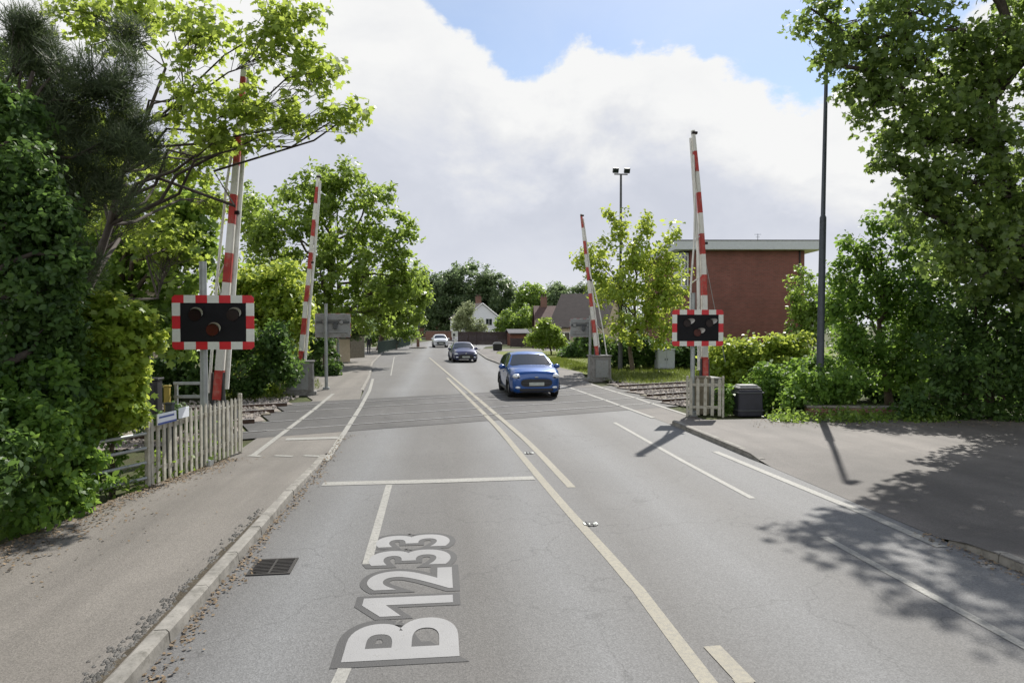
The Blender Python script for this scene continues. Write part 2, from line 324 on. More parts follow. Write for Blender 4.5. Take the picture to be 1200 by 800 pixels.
# ================================================================== THE SETTING
rng0 = np.random.default_rng(3)
g = MB(); g.poly([(-2500, -2500), (2500, -2500), (2500, 2500), (-2500, 2500)], -.03); struct('ground', g, 'soil')
LEFT = [(-2.12, -10), (-2.12, 8), (-2.14, 12), (-2.25, 15.5), (-2.45, 19), (-2.7, 23), (-3.35, 33), (-4.4, 45), (-5.3, 65), (-4.9, 90), (-1, 118), (12, 133)]
RIGHT = [(5.85, -10), (5.85, 16), (5.7, 19.5), (5.4, 24), (5.15, 28), (4.2, 38), (3.5, 50), (3.5, 62), (5.5, 80), (12, 100), (30, 112)]
def seg_strip(mb, left, right, z, mi=0):
    pass
def interp(line, y):
    for (x0, y0), (x1, y1) in zip(line, line[1:]):
        if y0 <= y <= y1: return x0+(x1-x0)*(y-y0)/(y1-y0)
    return line[-1][0]
rd = MB(); ys = [-10+i*2 for i in range(56)]
for y0, y1 in zip(ys, ys[1:]): rd.poly([(interp(LEFT, y0), y0), (interp(RIGHT, y0), y0), (interp(RIGHT, y1), y1), (interp(LEFT, y1), y1)], 0)
rd.poly([(interp(LEFT, 100), 100), (12, 100), (30, 112), (70, 118), (70, 128), (12, 133), (-1, 118)], 0)
struct('road', rd, 'road')
# footways ---------------------------------------------------------
def strip(name, inner, outer, ya, yb, zf, mat, step=.5):
    mb = MB(); n = int((yb-ya)/step)
    for i in range(n):
        y0, y1 = ya+i*step, ya+(i+1)*step
        a, b, c, d = interp(inner, y0), interp(outer, y0), interp(outer, y1), interp(inner, y1)
        mb.add([(a, y0, zf(y0)), (b, y0, zf(y0)), (c, y1, zf(y1)), (d, y1, zf(y1))], [(0, 1, 2, 3)])
    struct(name, mb, mat)
def sm(a, b, x): t = min(1, max(0, (x-a)/(b-a))); return t*t*(3-2*t)
LZ = lambda y: .095*(1-sm(9.5, 13.2, y)) + .004 + (.06*sm(24.5, 27, y))
IN = [(x-.13, y) for x, y in [(-2.12, -10), (-2.12, 8), (-2.14, 12), (-2.155, 13.2)]] + [(-2.17, 13.25), (-2.25, 15.5), (-2.45, 19), (-2.7, 23), (-2.99, 26.5), (-3.07, 26.6)] + [(x-.13, y) for x, y in LEFT[6:]]
OUTL = [(-5.6, -10), (-5.3, 5), (-4.6, 9), (-4.0, 13.2), (-4.05, 15), (-4.25, 23), (-5.6, 27), (-6.6, 33), (-7.8, 45), (-8.6, 65), (-8.4, 80)]
strip('footway_pavement', IN, OUTL, -10, 26, LZ, 'path'); strip('far_pavement', IN, OUTL, 26, 78, LZ, 'path')
kb = MB()
def kerbrun(line, ya, yb, zf, w=.125, side=-1, L_=.91):
    y = ya
    while y < yb:
        y2 = min(yb, y+L_-.012); a, b = interp(line, y), interp(line, y2); z0, z1 = zf(y)+.008, zf(y2)+.008
        j = random.uniform(-.004, .004); k = .018
        P = [(a, y), (b, y2)]; vs = []
        for (x, yy), zz in zip(P, (z0, z1)):
            vs += [(x+j, yy, -.02), (x+j+side*.012, yy, zz-k), (x+j+side*(.012+k), yy, zz+j*.5), (x+side*w, yy, zz+j*.5), (x+side*w, yy, -.02)]
        kb.add(vs, [(0, 5, 6, 1), (1, 6, 7, 2), (2, 7, 8, 3), (3, 8, 9, 4), (0, 1, 2, 3, 4), (9, 8, 7, 6, 5)])
        y += L_
kerbrun(LEFT, -10, 13.2, LZ); kerbrun(LEFT, 26, 77, LZ)
# right-hand forecourt: level with the road at the bell mouth, a kerb's height elsewhere
e0, e1 = G(905, 541), G(1110, 634)
YA, YB = e1.y, e0.y
RE = 5.855
def RZ(x, y):
    d = x-RE; w = sm(YA-.5, YA+.15, y)*(1-sm(YB-.35, YB+.5, y))
    return .004 + .095*(1-w*(1-sm(0, 2.2, d)))
fc = MB(); xs = [RE-.005+i*.35 for i in range(32)]; yy_ = [-10+i*.4 for i in range(67)]
for xa, xb in zip(xs, xs[1:]):
    for ya, yb in zip(yy_, yy_[1:]): fc.add([(xa, ya, RZ(xa, ya)), (xb, ya, RZ(xb, ya)), (xb, yb, RZ(xb, yb)), (xa, yb, RZ(xa, yb))], [(0, 1, 2, 3)], 0, True)
struct('forecourt_pavement', fc, 'pathr')
RL = [(RE, -10), (RE, 16.3)]
kerbrun(RL, -10, YA-.02, lambda y: RZ(RE, y), side=1)
kerbrun(RL, YB+.05, 16.3, lambda y: RZ(RE, y), side=1)
OUTR = [(x+3.2+max(0, min(3, (y-28)*.06)), y) for x, y in RIGHT]; INR = [(x+.13, y) for x, y in RIGHT]
RZ2 = lambda y: .004 + .08*sm(31, 34, y)
OUTR2 = [(7.1, 16.4), (6.75, 23), (6.6, 29), (7.4, 34), (6.9, 39), (6.2, 46), (5.0, 59), (6.6, 72)]
INR2 = [(x-.002, y) for x, y in RIGHT if y <= 28] + [(x+.12, y) for x, y in RIGHT if y > 28]
strip('far_right_pavement', INR2, OUTR2, 16.4, 71.5, RZ2, 'pathr')
kerbrun(RIGHT, 31.5, 71, RZ2, side=1)
struct('kerb', kb, 'conc')
# verges
vg = MB(); yv = [33+i for i in range(40)]
for y0, y1 in zip(yv, yv[1:]): vg.poly([(interp(OUTR2, min(71, y0))+.02, y0), (60, y0), (60, y1), (interp(OUTR2, min(71, y1))+.02, y1)], .05)
struct('verge', vg, 'grassg')
rr = MB(); pa, pb, pc, pd = G(560, 409.5), G(700, 408.5), G(720, 411), G(566, 412.5)
rr.poly([pa, pb, pc, pd], .056); struct('side_path', rr, 'pathr')
vl = MB(); p = [G(262, 470), G(322, 470), G(352, 462), G(372, 455), G(372, 446), G(250, 446)]; vl.poly(p, .01)
p = [G(705, 447), G(770, 452), G(815, 447), G(815, 431), G(705, 431)]; vl.poly(p, .052); struct('lineside_grass_bank', vl, 'grassg')
# the crossing: two tracks cutting the road on the skew -------------------------
TD = Vector((.925, .38, 0)).normalized(); TN = Vector((-TD.y, TD.x, 0))
def T(o, s, t): # o: distance across tracks from the near track centre; s along
    return Vector((2.0, 19.7, 0)) + TD*s + TN*o
TRK = (0., 3.4); dk = MB()
def tquad(mb, s0, s1, o0, o1, z, mi=0): mb.add([(*T(o, s, 0).xy, z) for s, o in ((s0, o0), (s1, o0), (s1, o1), (s0, o1))], [(0, 1, 2, 3)], mi)
bands = [(-1.75, -.84), (-.66, .66), (.84, 2.56), (2.74, 4.06), (4.24, 5.0)]
SL = lambda o: (-4.75-2+.38*o)/.925
SR = lambda o: (7.25-2+.38*o)/.925
for a, b in bands:
    o_ = (a+b)/2; s = SL(o_)
    while s < SR(o_): tquad(dk, s, min(SR(o_), s+1.8)-.007, a, b, .007); s += 1.8
struct('crossing_deck', dk, 'deck')
rails = MB(); heads = MB(); gap = MB()
for c in TRK:
    for sd in (-.75, .75):
        o = c+sd
        a, b = T(o, -40, 0), T(o, 45, 0)
        for s0, s1, z in ((-40, SL(o), .10), (SL(o), SR(o), .0), (SR(o), 45, .10)):
            rails.add([(*T(o+dx, s, 0).xy, zz) for s in (s0, s1) for dx, zz in ((-.035, -.02), (.035, -.02), (.035, z+.009), (-.035, z+.009))], [(1, 5, 6, 2), (3, 7, 4, 0), (0, 1, 2, 3), (7, 6, 5, 4)])
            tquad(heads, s0, s1, o-.034, o+.034, z+.0125)
        for q0, q1 in ((.038, .085),) if sd < 0 else ((-.085, -.038),): tquad(gap, SL(o), SR(o), o+q0, o+q1, .0045)
struct('railway_rail', rails, 'rust'); struct('rail_running_surface', heads, 'shine')
struct('flangeway_gap', gap, 'black')
bl = MB()
for a, b in ((-2.0, -.80), (-.70, .70), (.80, 2.6), (2.7, 4.1), (4.2, 5.6)):
    for s0, s1 in ((-40, SL((a+b)/2)-.1), (SR((a+b)/2)+.1, 45)): tquad(bl, s0, s1, a, b, .03)
struct('trackbed', bl, 'gravel')
# loose ballast stones
st = MB(); rs = np.random.default_rng(5)
for i in range(3600):
    o = rs.uniform(-2.2, 6.6); s = SL(o)-.15-abs(rs.normal())*3.2 if i % 2 else SR(o)+.15+abs(rs.normal())*4.2
    if any(abs(o-c-d) < .09 for c in TRK for d in (-.75, .75)): continue
    c = T(o, s, 0); r = rs.uniform(.025, .06); c.z = .03+r*.3
    q = [c + Vector((rs.normal()*.15+x, rs.normal()*.15+y, rs.normal()*.1+z))*r for x, y, z in ((1, 0, 0), (0, 1, 0), (-1, 0, 0), (0, -1, 0), (0, 0, .9), (0, 0, -.8))]
    st.add(q, [(0, 1, 4), (1, 2, 4), (2, 3, 4), (3, 0, 4), (1, 0, 5), (2, 1, 5), (3, 2, 5), (0, 3, 5)])
st.build('ballast', 'stone', kind='stuff')
sl = MB()
for c in TRK:
    for s in np.arange(SR(c)+.5, 30, .65): p = T(c, s, 0); sl.box((p.x, p.y, .012), (.25, 2.5, .06), math.atan2(TD.y, TD.x))
    for s in np.arange(SL(c)-.6, -25, -.65): p = T(c, s, 0); sl.box((p.x, p.y, .012), (.25, 2.5, .06), math.atan2(TD.y, TD.x))
struct('railway_sleeper', sl, 'old')
# painted markings ---------------------------------------------------
mk = MB()
def line(pts, w, z=.005, mi=0, mb=None):
    pts = [Vector((p[0], p[1])) for p in pts]; mb = mb or mk; ls = []; 
    for i, p in enumerate(pts):
        d = (pts[min(i+1, len(pts)-1)]-pts[max(0, i-1)]).normalized(); n = Vector((-d.y, d.x))*w/2; ls.append((p+n, p-n))
    zf = z if callable(z) else (lambda y: z)
    for (a, b), (c, d) in zip(ls, ls[1:]): mb.add([(*a, zf(a.y)), (*b, zf(b.y)), (*d, zf(d.y)), (*c, zf(c.y))], [(0, 1, 2, 3)], mi)
def smoothline(pts):
    p = [Vector(q[:2]) for q in pts]; p = [p[0]*2-p[1]] + p + [p[-1]*2-p[-2]]; out = []
    for i in range(1, len(p)-2):
        for k in range(8):
            t = k/8; out.append(.5*((2*p[i]) + (p[i+1]-p[i-1])*t + (2*p[i-1]-5*p[i]+4*p[i+1]-p[i+2])*t*t + (3*p[i]-p[i-1]-3*p[i+1]+p[i+2])*t**3))
    return [tuple(q) for q in out+[p[-2]]]
def dense(pts, step=1.2):
    out = []
    for a, b in zip(pts, pts[1:]):
        n = max(1, int((Vector(b[:2])-Vector(a[:2])).length/step))
        for i in range(n): out.append(tuple(Vector(a[:2]).lerp(Vector(b[:2]), i/n)))
    return out+[tuple(b[:2])]
cl = [(1.86, -8)] + [tuple(G(x, y).xy) for x, y in ((825, 800), (735, 675), (660, 570-12), (630, 560), (583, 500), (550, 469), (524, 443))]
cl = [(1.87, -8), (1.87, 4.6)] + [tuple(G(x, y).xy) for x, y in ((735, 676), (662, 594), (627, 553), (583, 501), (552, 470), (524, 443))]
line(smoothline(cl), .13, lambda y: .004+.0085*sm(13, 16, y), 1)
c2 = [tuple(G(x, y).xy) for x, y in ((670, 571), (625, 524), (598, 500), (563, 470), (530, 442), (503, 419))]
line(smoothline(c2), .13, lambda y: .004+.0085*sm(13, 16, y), 1)
line([(2.3, -4), tuple(G(868, 795).xy)], .13, .005, 1); line([tuple(G(834, 757).xy), tuple(G(875, 800).xy)], .14, .006, 1)
for y0, y1 in ((26, 34), (37, 45), (48, 56)): pass
line([tuple(G(x, y).xy) for x, y in ((378, 567), (500, 564), (626, 560))], .25, .006)
# cycle-lane lines
line([tuple(G(720, 495).xy), tuple(G(800, 540).xy), tuple(G(882, 584).xy)], .10); line([(4.53, G(960, 629).y), (4.55, 2), (4.55, -6)], .10)
line([tuple(G(456, 568).xy), tuple(G(430, 661).xy)], .10); line([tuple(G(404, 783).xy), tuple(G(374, 850).xy)], .10)
line([tuple(G(490, 408).xy), tuple(G(462, 418).xy), tuple(G(458, 440).xy)], .06) 
# edge lines over the bell mouth and across the rails
line([tuple(G(x, y).xy) for x, y in ((838, 529), (920, 563), (1010, 600), (1104, 641))], .14, .006)
line(dense([tuple(G(x, y).xy) for x, y in ((668, 454.5), (715, 471), (766, 490))]), .12, .0125)
line(dense([tuple(G(x, y).xy) for x, y in ((680, 446.5), (740, 465), (804, 486))]), .12, .0125)
line(dense([tuple(G(x, y).xy) for x, y in ((382, 540), (405, 505), (422, 478), (433, 458), (437, 444))]), .12, .0125)
line(dense([tuple(G(x, y).xy) for x, y in ((297, 534), (335, 505), (368, 480), (391, 461))]), .12, .0125)
for a, b in ((291, 306), (322, 343), (356, 376)): line([tuple(G(a, 534).xy), tuple(G(b, 535).xy)], .12, .0115)
line([tuple(G(335, 515).xy), tuple(G(396, 513).xy)], .3, .0118)
struct('road_marking', mk, ['paint', 'cream'])
def glyph(ch, off):
    if ch == '1':   # bar with a slanting flag
        me = bpy.data.meshes.new('lettering'); P = [(.42, 0), (.68, 0), (.68, 1), (.44, 1), (.06, .78), (.06, .56), (.42, .74)]
        P = [Vector(p) for p in P]; n = len(P); q = []
        for i in range(n):
            d0, d1 = (P[i]-P[i-1]).normalized(), (P[(i+1) % n]-P[i]).normalized(); n0, n1 = Vector((d0.y, -d0.x)), Vector((d1.y, -d1.x)); m = (n0+n1).normalized(); q.append(P[i] + m*min(2.5*abs(off), abs(off)/max(.4, m.dot(n0)))*(1 if off > 0 else -1))
        me.from_pydata([(*p, 0) for p in q], [], [tuple(range(n))]); return me
    cu = bpy.data.curves.new('lettering', 'FONT'); cu.body = ch; cu.size = 1.38; cu.offset = off; cu.resolution_u = 8
    o = bpy.data.objects.new('lettering', cu); COL.objects.link(o); bpy.context.view_layer.update()
    me = bpy.data.meshes.new_from_object(o.evaluated_get(bpy.context.evaluated_depsgraph_get())); bpy.data.objects.remove(o); return me
for nm, off, mat, z in (('road_lettering_outline', .108, 'texto', .0035), ('road_lettering', .026, 'text', .006)):
    mb = MB()
    for ch, xa, xb, ya, yb in (('B', 409, 537, 769, 722), ('1', 425, 531, 719, 697), ('2', 432, 530, 689, 664.5), ('3', 434, 528, 660.5, 643), ('3', 442, 527, 639.5, 625.5)):
        ref = glyph(ch, .026 if ch != '1' else 0); me = glyph(ch, off if ch != '1' else (off-.026)); rc = [v.co for v in ref.vertices]
        x0, x1, y0, y1 = min(c.x for c in rc), max(c.x for c in rc), min(c.y for c in rc), max(c.y for c in rc)
        Ya, Yb = G(xb, ya).y, G(xb, yb).y; Xb = (G(xb, ya).x+G(xb, yb).x)/2; Xa = (G(xa, ya).x+G(xa, yb).x)/2
        if ch == '1': Xa = (G(425, 715).x+G(425, 700).x)/2
        mb.add([(Xb+(Xa-Xb)*(v.co.y-y0)/(y1-y0), Ya+(Yb-Ya)*(v.co.x-x0)/(x1-x0), z) for v in me.vertices], [tuple(p.vertices) for p in me.polygons])
        z += .0002
    struct(nm, mb, mat)
# grass, weeds and dry leaves ---------------------------------------------------
rg = np.random.default_rng(11)
def area(poly, n, z=.0):
    poly = [Vector(p[:2]) for p in poly]; xs = [p.x for p in poly]; ys = [p.y for p in poly]; out = []
    while len(out) < n:
        x, y = rg.uniform(min(xs), max(xs)), rg.uniform(min(ys), max(ys)); ins = False
        for a, b in zip(poly, poly[1:]+poly[:1]):
            if (a.y > y) != (b.y > y) and x < (b.x-a.x)*(y-a.y)/(b.y-a.y)+a.x: ins = not ins
        if ins: out.append((x, y, z))
    return out
gp = area([G(262, 470), G(322, 470), G(352, 462), G(376, 456), G(372, 446), G(250, 446)], 5000) + area([G(705, 447), G(770, 452), G(815, 447), G(815, 431), G(705, 431)], 7000, .04) + area([(7.6, 34), (9.2, 34), (9.2, 50), (6.2, 50)], 7000, .04) + area([(9.5, 33), (16, 33), (16, 60), (6, 60)], 5000, .04)
gp = np.array(gp); leaf_obj('grass', gp, .16, 'blade', 'l_grass', rg, 0, dirs=np.tile([0, 0, 1.], (len(gp), 1)), kind='stuff')
wp = []
for i in range(130):
    c = G(rg.uniform(905, 1110), rg.uniform(491, 499)); n = 26; wh = .06+.17*rg.random()**2; wp += [(c.x+rg.normal()*.16, c.y+rg.normal()*.14, .08+abs(rg.normal())*wh) for _ in range(n)]
for i in range(60):
    t_ = rg.random(); c = Vector((-4.42, 10)).lerp(Vector((-4.05, 13.2)), t_); wp += [(c.x-.15+rg.normal()*.10, c.y+rg.normal()*.1, .02+abs(rg.normal())*.22) for _ in range(12)]
wp = np.array(wp); leaf_obj('weeds', wp, .09, 'oval', 'l_mid', rg, .5, kind='stuff')
lp = []
for i in range(4200):
    y = 2.5+10.5*rg.random()**1.3; x = interp(OUTL, y)+.02+abs(rg.normal())*(.16+.16*(y < 9))*(1 if i % 5 else 2); lp.append((x, y, LZ(y)+.012))
for i in range(1250):
    y = rg.uniform(2, 15.5); x = interp(LEFT, y)+.015+abs(rg.normal())*.10*(.4+.8*(math.sin(y*2.1)+math.sin(y*.9+1))**2/4+.25); lp.append((x, y, .012))
for i in range(500):
    y = rg.uniform(2.5, YA+.3); x = RE-.02-abs(rg.normal())*.12; lp.append((x, y, .012))
for i in range(700):
    c = G(rg.uniform(880, 1200), rg.uniform(494, 506)); lp.append((c.x, c.y, .115))
lp = np.array(lp); leaf_obj('leaf_litter', lp, .030, 'litter', 'litter', rg, 2.2, kind='stuff')
ds = MB(); yq = 2.2
while yq < 8.6:
    y2 = yq+.12; wa, wb = [.03+.10*max(0, math.sin(t_*1.9+.6)*.5+math.sin(t_*5.3)*.3+.35)*(1-sm(5.5, 8.6, t_)) for t_ in (yq, y2)]
    xa, xb = interp(LEFT, yq)-.142, interp(LEFT, y2)-.142; ds.add([(xa, yq, LZ(yq)+.003), (xb, y2, LZ(y2)+.003), (xb-wb, y2, LZ(y2)+.003), (xa-wa, yq, LZ(yq)+.003)], [(0, 1, 2, 3)]); yq = y2
struct('kerb_side_dirt', ds, 'dirt')
cb_ = MB()
for i in range(650):
    y = 3.2+abs(rg.normal())*1.5 if i % 3 else rg.uniform(3, 9); x = interp(LEFT, y)-.17-abs(rg.normal())*.07; r = rg.uniform(.006, .022); z = LZ(y)+.003
    cb_.add([(x+r*1.2, y, z), (x, y+r*1.3, z), (x-r, y, z), (x, y-r, z), (x+r*.1, y, z+r)], [(0, 1, 4), (1, 2, 4), (2, 3, 4), (3, 0, 4)])
cb_.build('broken_tarmac', M['conc'], kind='stuff')
# ================================================================== LEVEL CROSSING FURNITURE
def signal(base, bx, label, zc, top, face=1, rz=0, bw=1.45, bh=.97, hs=.16):
    """base: foot of the post; bx: board centre offset from the post; face=1 shows the lamps to the camera side"""
    t = thing('crossing_signal', label, 'crossing signal', base, rz, 'level crossing light signals')
    p = MB(); p.tube([(0, 0, -.05), (0, 0, top)], .062, 12); p.tube([(0, 0, top), (0, 0, top+.02)], .066, 12); p.box((0, 0, .06), (.24, .24, .16), 0, 0, .02); p.build('post', 'galv', t)
    y = -.13*face; s = -face
    b = MB()
    ri = .05; w, h = bw/2, bh/2
    b.box((bx, y, zc), (bw-.02, .025, bh-.02), 0, 0, .01); 
    for dz in (-.25, .25): b.box((bx, y-s*.05, zc+dz), (bw*.8, .04, .05))
    bo = b.build('backboard', 'black' if face == 1 else 'grey', t)
    br = MB(); yb = y+s*.016
    cw = bw/7; chh = bh/5; ft = .135
    for i in range(7):
        for zz in (-1, 1):
            c = (bx-w+cw*(i+.5), yb, zc+zz*(h-ft/2))
            if i in (0, 6):
                x0, z0 = c[0], c[2]; sx = -1 if i == 0 else 1; q = .045
                pts = [(-cw/2*sx, -ft/2*zz), (cw/2*sx, -ft/2*zz), (cw/2*sx, (ft/2-q)*zz), ((cw/2-q)*sx, ft/2*zz), (-cw/2*sx, ft/2*zz)]
                vs = [(x0+a, yb+s*d, z0+b_) for d in (0, .006) for a, b_ in pts]; n = 5
                br.add(vs, [tuple(range(n)), tuple(range(n, 2*n))] + [(j, (j+1) % n, n+(j+1) % n, n+j) for j in range(n)], 0)
            else: br.box(c, (cw-.001, .012, ft), 0, i % 2)
    side_h = bh-2*ft
    for sx in (-1, 1):
        for k in range(3): br.box((bx+sx*(w-ft/2), yb, zc-side_h/2+side_h*(k+.5)/3), (ft, .012, side_h/3-.001), 0, (k+1) % 2)
    br.build('chequered_border', ['sred', 'swhite'], t)
    for lx, lz, nm in ((-.31, .13, 'red'), (.33, .13, 'red'), (-.015, -.13, 'amber')):
        lo = MB(); r = .105
        lo.tube([(bx+lx, y+s*.01, zc+lz), (bx+lx, y+s*.035, zc+lz)], r, 20)
        ln = lo.build('lamp', 'lens' if nm == 'red' else 'amber', t)
        hd = MB(); n = 14; vs = []
        for k in range(n+1):
            th = R(-8+140*k/n); dep = .025+.20*max(0, math.cos((th-R(62))*1.25))**1.1
            for rr_, d0 in ((r+.012, 0), (r+.012, dep), (r+.004, dep), (r+.004, 0)):
                q = 1.0+.42*(d0/.22); vs.append((bx+lx+rr_*q*math.cos(th)+d0*hs, y+s*(.012+d0), zc+lz+rr_*q*math.sin(th)-d0*.10))  # flared and shifted sideways so the painted gleam shows as a crescent
        fo, fi = [], []
        for k in range(n):
            a = k*4; fo += [(a, a+1, a+5, a+4), (a+1, a+2, a+6, a+5)]; fi += [(a+2, a+3, a+7, a+6)]
        hd.add(vs, fo, 0, True); hd.add(vs, fi, 1, True); hd.build('hood', ['black', 'hoodgleam'], ln)
    if face != 1:
        k = MB(); k.box((bx, y-s*.035, zc+.13), (bw-.12, .05, .085)); k.box((bx+.1, y-s*.09, zc-.02), (.16, .14, .2), 0, 0, .01); k.build('bracket', 'dgrey', t)
        for lx in (-.31, .33):
            c = MB(); c.tube([(bx+lx, y-s*.01, zc+.13), (bx+lx, y-s*.07, zc+.13)], [.1, .07], 14); c.build('lamp_housing', 'grey', t)
    return t
def PX(x, D): return AG(x, D)
signal(PX(238.5, 11.8), .215, 'near chequered red and white crossing signal behind the cream picket fence on the left', 2.565, 3.62, bw=1.38, bh=.95, hs=.36)
signal(PX(812, 18.5), .085, 'crossing signal with red and white chequered board beside the right-hand pickets', 2.45, 3.4, bw=1.46, bh=1.0)
signal(PX(382, 25.7), .24, 'grey back of a crossing signal on slim post beyond the rails on the left', 2.52, 3.35, face=-1, bw=1.36, bh=.94)
signal(PX(691.5, 30.5), -.40, 'grey back of a crossing signal just left of the far right barrier', 2.42, 2.95, face=-1, rz=R(-14), bw=1.05, bh=.86)
def barrier(base, tip, label, skirt, side, mach=(.62, .8, 1.05), piv=1.0, w0=.085, bend_=0., sk2=0, mz=0, first='red'):
    """a raised lifting barrier: machine, boom in red and white bands, folded skirt rail"""
    t = thing('crossing_barrier', label, 'barrier', base, 0, 'raised level crossing barriers')
    b0 = Vector(base); T_ = Vector(tip)-b0; P0 = Vector((0, 0, piv)); d = (T_-P0); ln = d.length
    m = MB(); mx = mz
    m.box((mx, .1, mach[2]/2), mach, R(8), 0, .03, .96); m.box((mx, .1, mach[2]+.03), (mach[0]*1.06, mach[1]*1.04, .06), R(8), 0, .02); m.box((mx, .1, .05), (mach[0]*1.2, mach[1]*1.15, .12), R(8))
    mo = m.build('machine_housing', 'machine', t)
    dr = MB(); dr.box((mx+.02, .1-mach[1]*.5-.012, mach[2]*.52), (mach[0]*.7, .02, mach[2]*.7), R(8), 0, .004); dr.build('access_door', 'grey', mo)
    bm = MB(); seg = .6; s = 0.; i = 0 if first == 'red' else 1
    off = lambda u: Vector((side*bend_*math.sin(math.pi*u), 0, 0))
    while s < ln-.01:
        e = min(ln, s+seg); pa, pb = P0+d*(s/ln)+off(s/ln), P0+d*(e/ln)+off(e/ln); r0, r1 = w0*(1-.45*s/ln), w0*(1-.45*e/ln)
        bm.tube([pa, pb], [r0, r1], 4, i % 2, True, False, 1.25); s = e; i += 1
    bo = bm.build('boom', ['red', 'white'], t)
    for u in (.54, .985): lt = MB(); q = P0+d*u+off(u); lt.box(q+Vector((.07 if u < .9 else .03, -.02, .03)), (.16, .1, .07), 0, 0, .01); lt.build('boom_lamp', 'lens', bo)
    arm = MB()
    for sx in (-.11, .11): arm.tube([P0+Vector((sx, 0, .55)), P0+Vector((sx, 0, -.05)), P0+Vector((sx-side*.05, .5, -.35))], [.035, .05, .06], 6)
    arm.box(P0+Vector((-side*.05, .55, -.35)), (.34, .3, .26), 0, 0, .02); arm.build('counterweight_arm', 'dgrey', t)
    sk = MB(); 
    pts = [P0+d*u+off(u)+Vector((side*o, -.03, 0)) for u, o in skirt]
    sk.tube(pts, .028, 6); n = len(pts)
    for k in (1, 2, 3):
        u = .10+.16*k; q = P0+d*u+off(u)
        j = min(range(n), key=lambda a: abs(pts[a].z-q.z)); a, b = (pts[j], pts[min(n-1, j+1)]) if pts[j].z > q.z else (pts[max(0, j-1)], pts[j])
        f_ = 0 if abs(b.z-a.z) < 1e-4 else (q.z-a.z)/(b.z-a.z); w = a.lerp(b, max(0, min(1, f_))); sk.tube([q, w], .014, 5)
    sk.build('skirt_rail', 'white', bo)
    if sk2:
        s2 = MB(); s2.tube([P0+d*u+off(u)+Vector((sk2*w0*o, .03, 0)) for u, o in ((.03, 1.35), (.5, 1.15), (.8, 1.0), (.97, .8))], [w0*.5, w0*.46, w0*.4, w0*.3], 6); s2.build('folded_skirt', 'white', bo)
    return t
def tipz(x, y, D): return A(x, y, D)
barrier(PX(254, 13.6), tipz(287, 66, 13.6), 'tall red and white raised barrier arm directly behind the left chequered signal board', [(.02, .17), (.35, .19), (.62, .15), (.8, .06)], -1, sk2=1, w0=.108, mach=(.4, .5, .78))
barrier(PX(351, 24.3), tipz(373, 205, 24.3), 'raised faded barrier arm above a grey machine box at the far left of the rails', [(.04, -.14), (.4, -.14), (.7, -.12), (.97, -.07)], -1, mach=(.95, .85, 1.18), w0=.115, sk2=1)
barrier(PX(700, 30.3), tipz(681, 251, 30.3), 'raised rusty red and white barrier arm at the far right beside the grass bank', [(.0, .46), (.18, .42), (.36, .33), (.5, .2), (.64, .03)], 1, mach=(.86, .85, 1.12), w0=.105, mz=.12, sk2=1)
barrier(PX(826, 19.4), tipz(812, 153, 19.4), 'raised red and white barrier arm behind the right chequered signal board', [(.0, .34), (.2, .46), (.38, .40), (.55, .25), (.72, .14), (.9, .06)], -1, mach=(.5, .7, .95), w0=.11, sk2=-1, mz=.14, bend_=-.12)
# stay wire of the right barrier
sw = MB(); a = A(818, 262, 19.6); b = A(850, 424, 19.6); sw.tube([(0, 0, 0), tuple(b-a)], .009, 5); o = sw.build('stay_wire', 'galv', label='thin slack stay wire hanging down beside the right barrier arm', category='wire'); o.location = a
# ------------------------------------------------------------------ picket fences
def picket_fence(name, a, b, n, h, label, pw=.075, mat='picket', rails=(.25, .82), group='picket fences', jit=.012, z0=0.):
    a, b = Vector(a), Vector(b); d = b-a; ln = Vector((d.x, d.y)).length; t = thing(name, label, 'fence', (a.x, a.y, z0), math.atan2(d.y, d.x), group)
    pk = MB(); rng = random.Random(int(ln*1000))
    for i in range(n):
        x = ln*(i+.5)/n; hh = h+rng.uniform(-.02, .02); tl = rng.uniform(-jit, jit); w = pw/2; y0, y1 = -.012, .012
        vs = [(x-w+s*0, yy, zz) for s in (0,) for yy in (y0, y1) for zz in ()]
        prof = [(-w, .05), (w, .05), (w+tl, hh-.06), (tl, hh), (-w+tl, hh-.06)]
        vs = [(x+px, yy, pz) for yy in (y0, y1) for px, pz in prof]
        pk.add(vs, [(0, 1, 2, 3, 4), (9, 8, 7, 6, 5)] + [(j, 5+j, 5+(j+1) % 5, (j+1) % 5) for j in range(5)])
    pk.build('picket_panel', mat, t)
    for zz in rails: r = MB(); r.box((ln/2, .035, h*zz), (ln, .04, .075), 0, 0, .006); r.build('rail', mat, t)
    for x in (0, ln):
        r = MB(); r.box((x, 0.02, (h+.05)/2), (.06, .07, h+.05), 0, 0, .01); r.build('post', mat, t)
    return t
fa, fb = G(175, 576), G(283, 531)
picket_fence('picket_fence', fa, fb, 19, 1.13, 'long weathered cream picket fence beside the left footway', .068, jit=.006)
picket_fence('picket_fence', PX(806, 18.35), PX(848, 18.1), 5, 1.08, 'short overgrown picket fence at the foot of the right signal', .085)
picket_fence('picket_fence', PX(322, 24.6), PX(337, 24.4), 4, .72, 'small white pickets in the grass beside the far left barrier machine', .06)
ob = MB(); ob.box((0, 0, .52), (.42, .3, 1.04), 0, 0, .02); ob.box((0, 0, 1.05), (.48, .36, .05), 0, 0, .01); ob.tube([(-.1, -.155, .7), (.1, -.155, .7)], .012, 6); o = ob.build('timber_cabinet', 'old', label='weathered timber locker behind the right pickets', category='locker'); o.location = PX(821, 18.9)
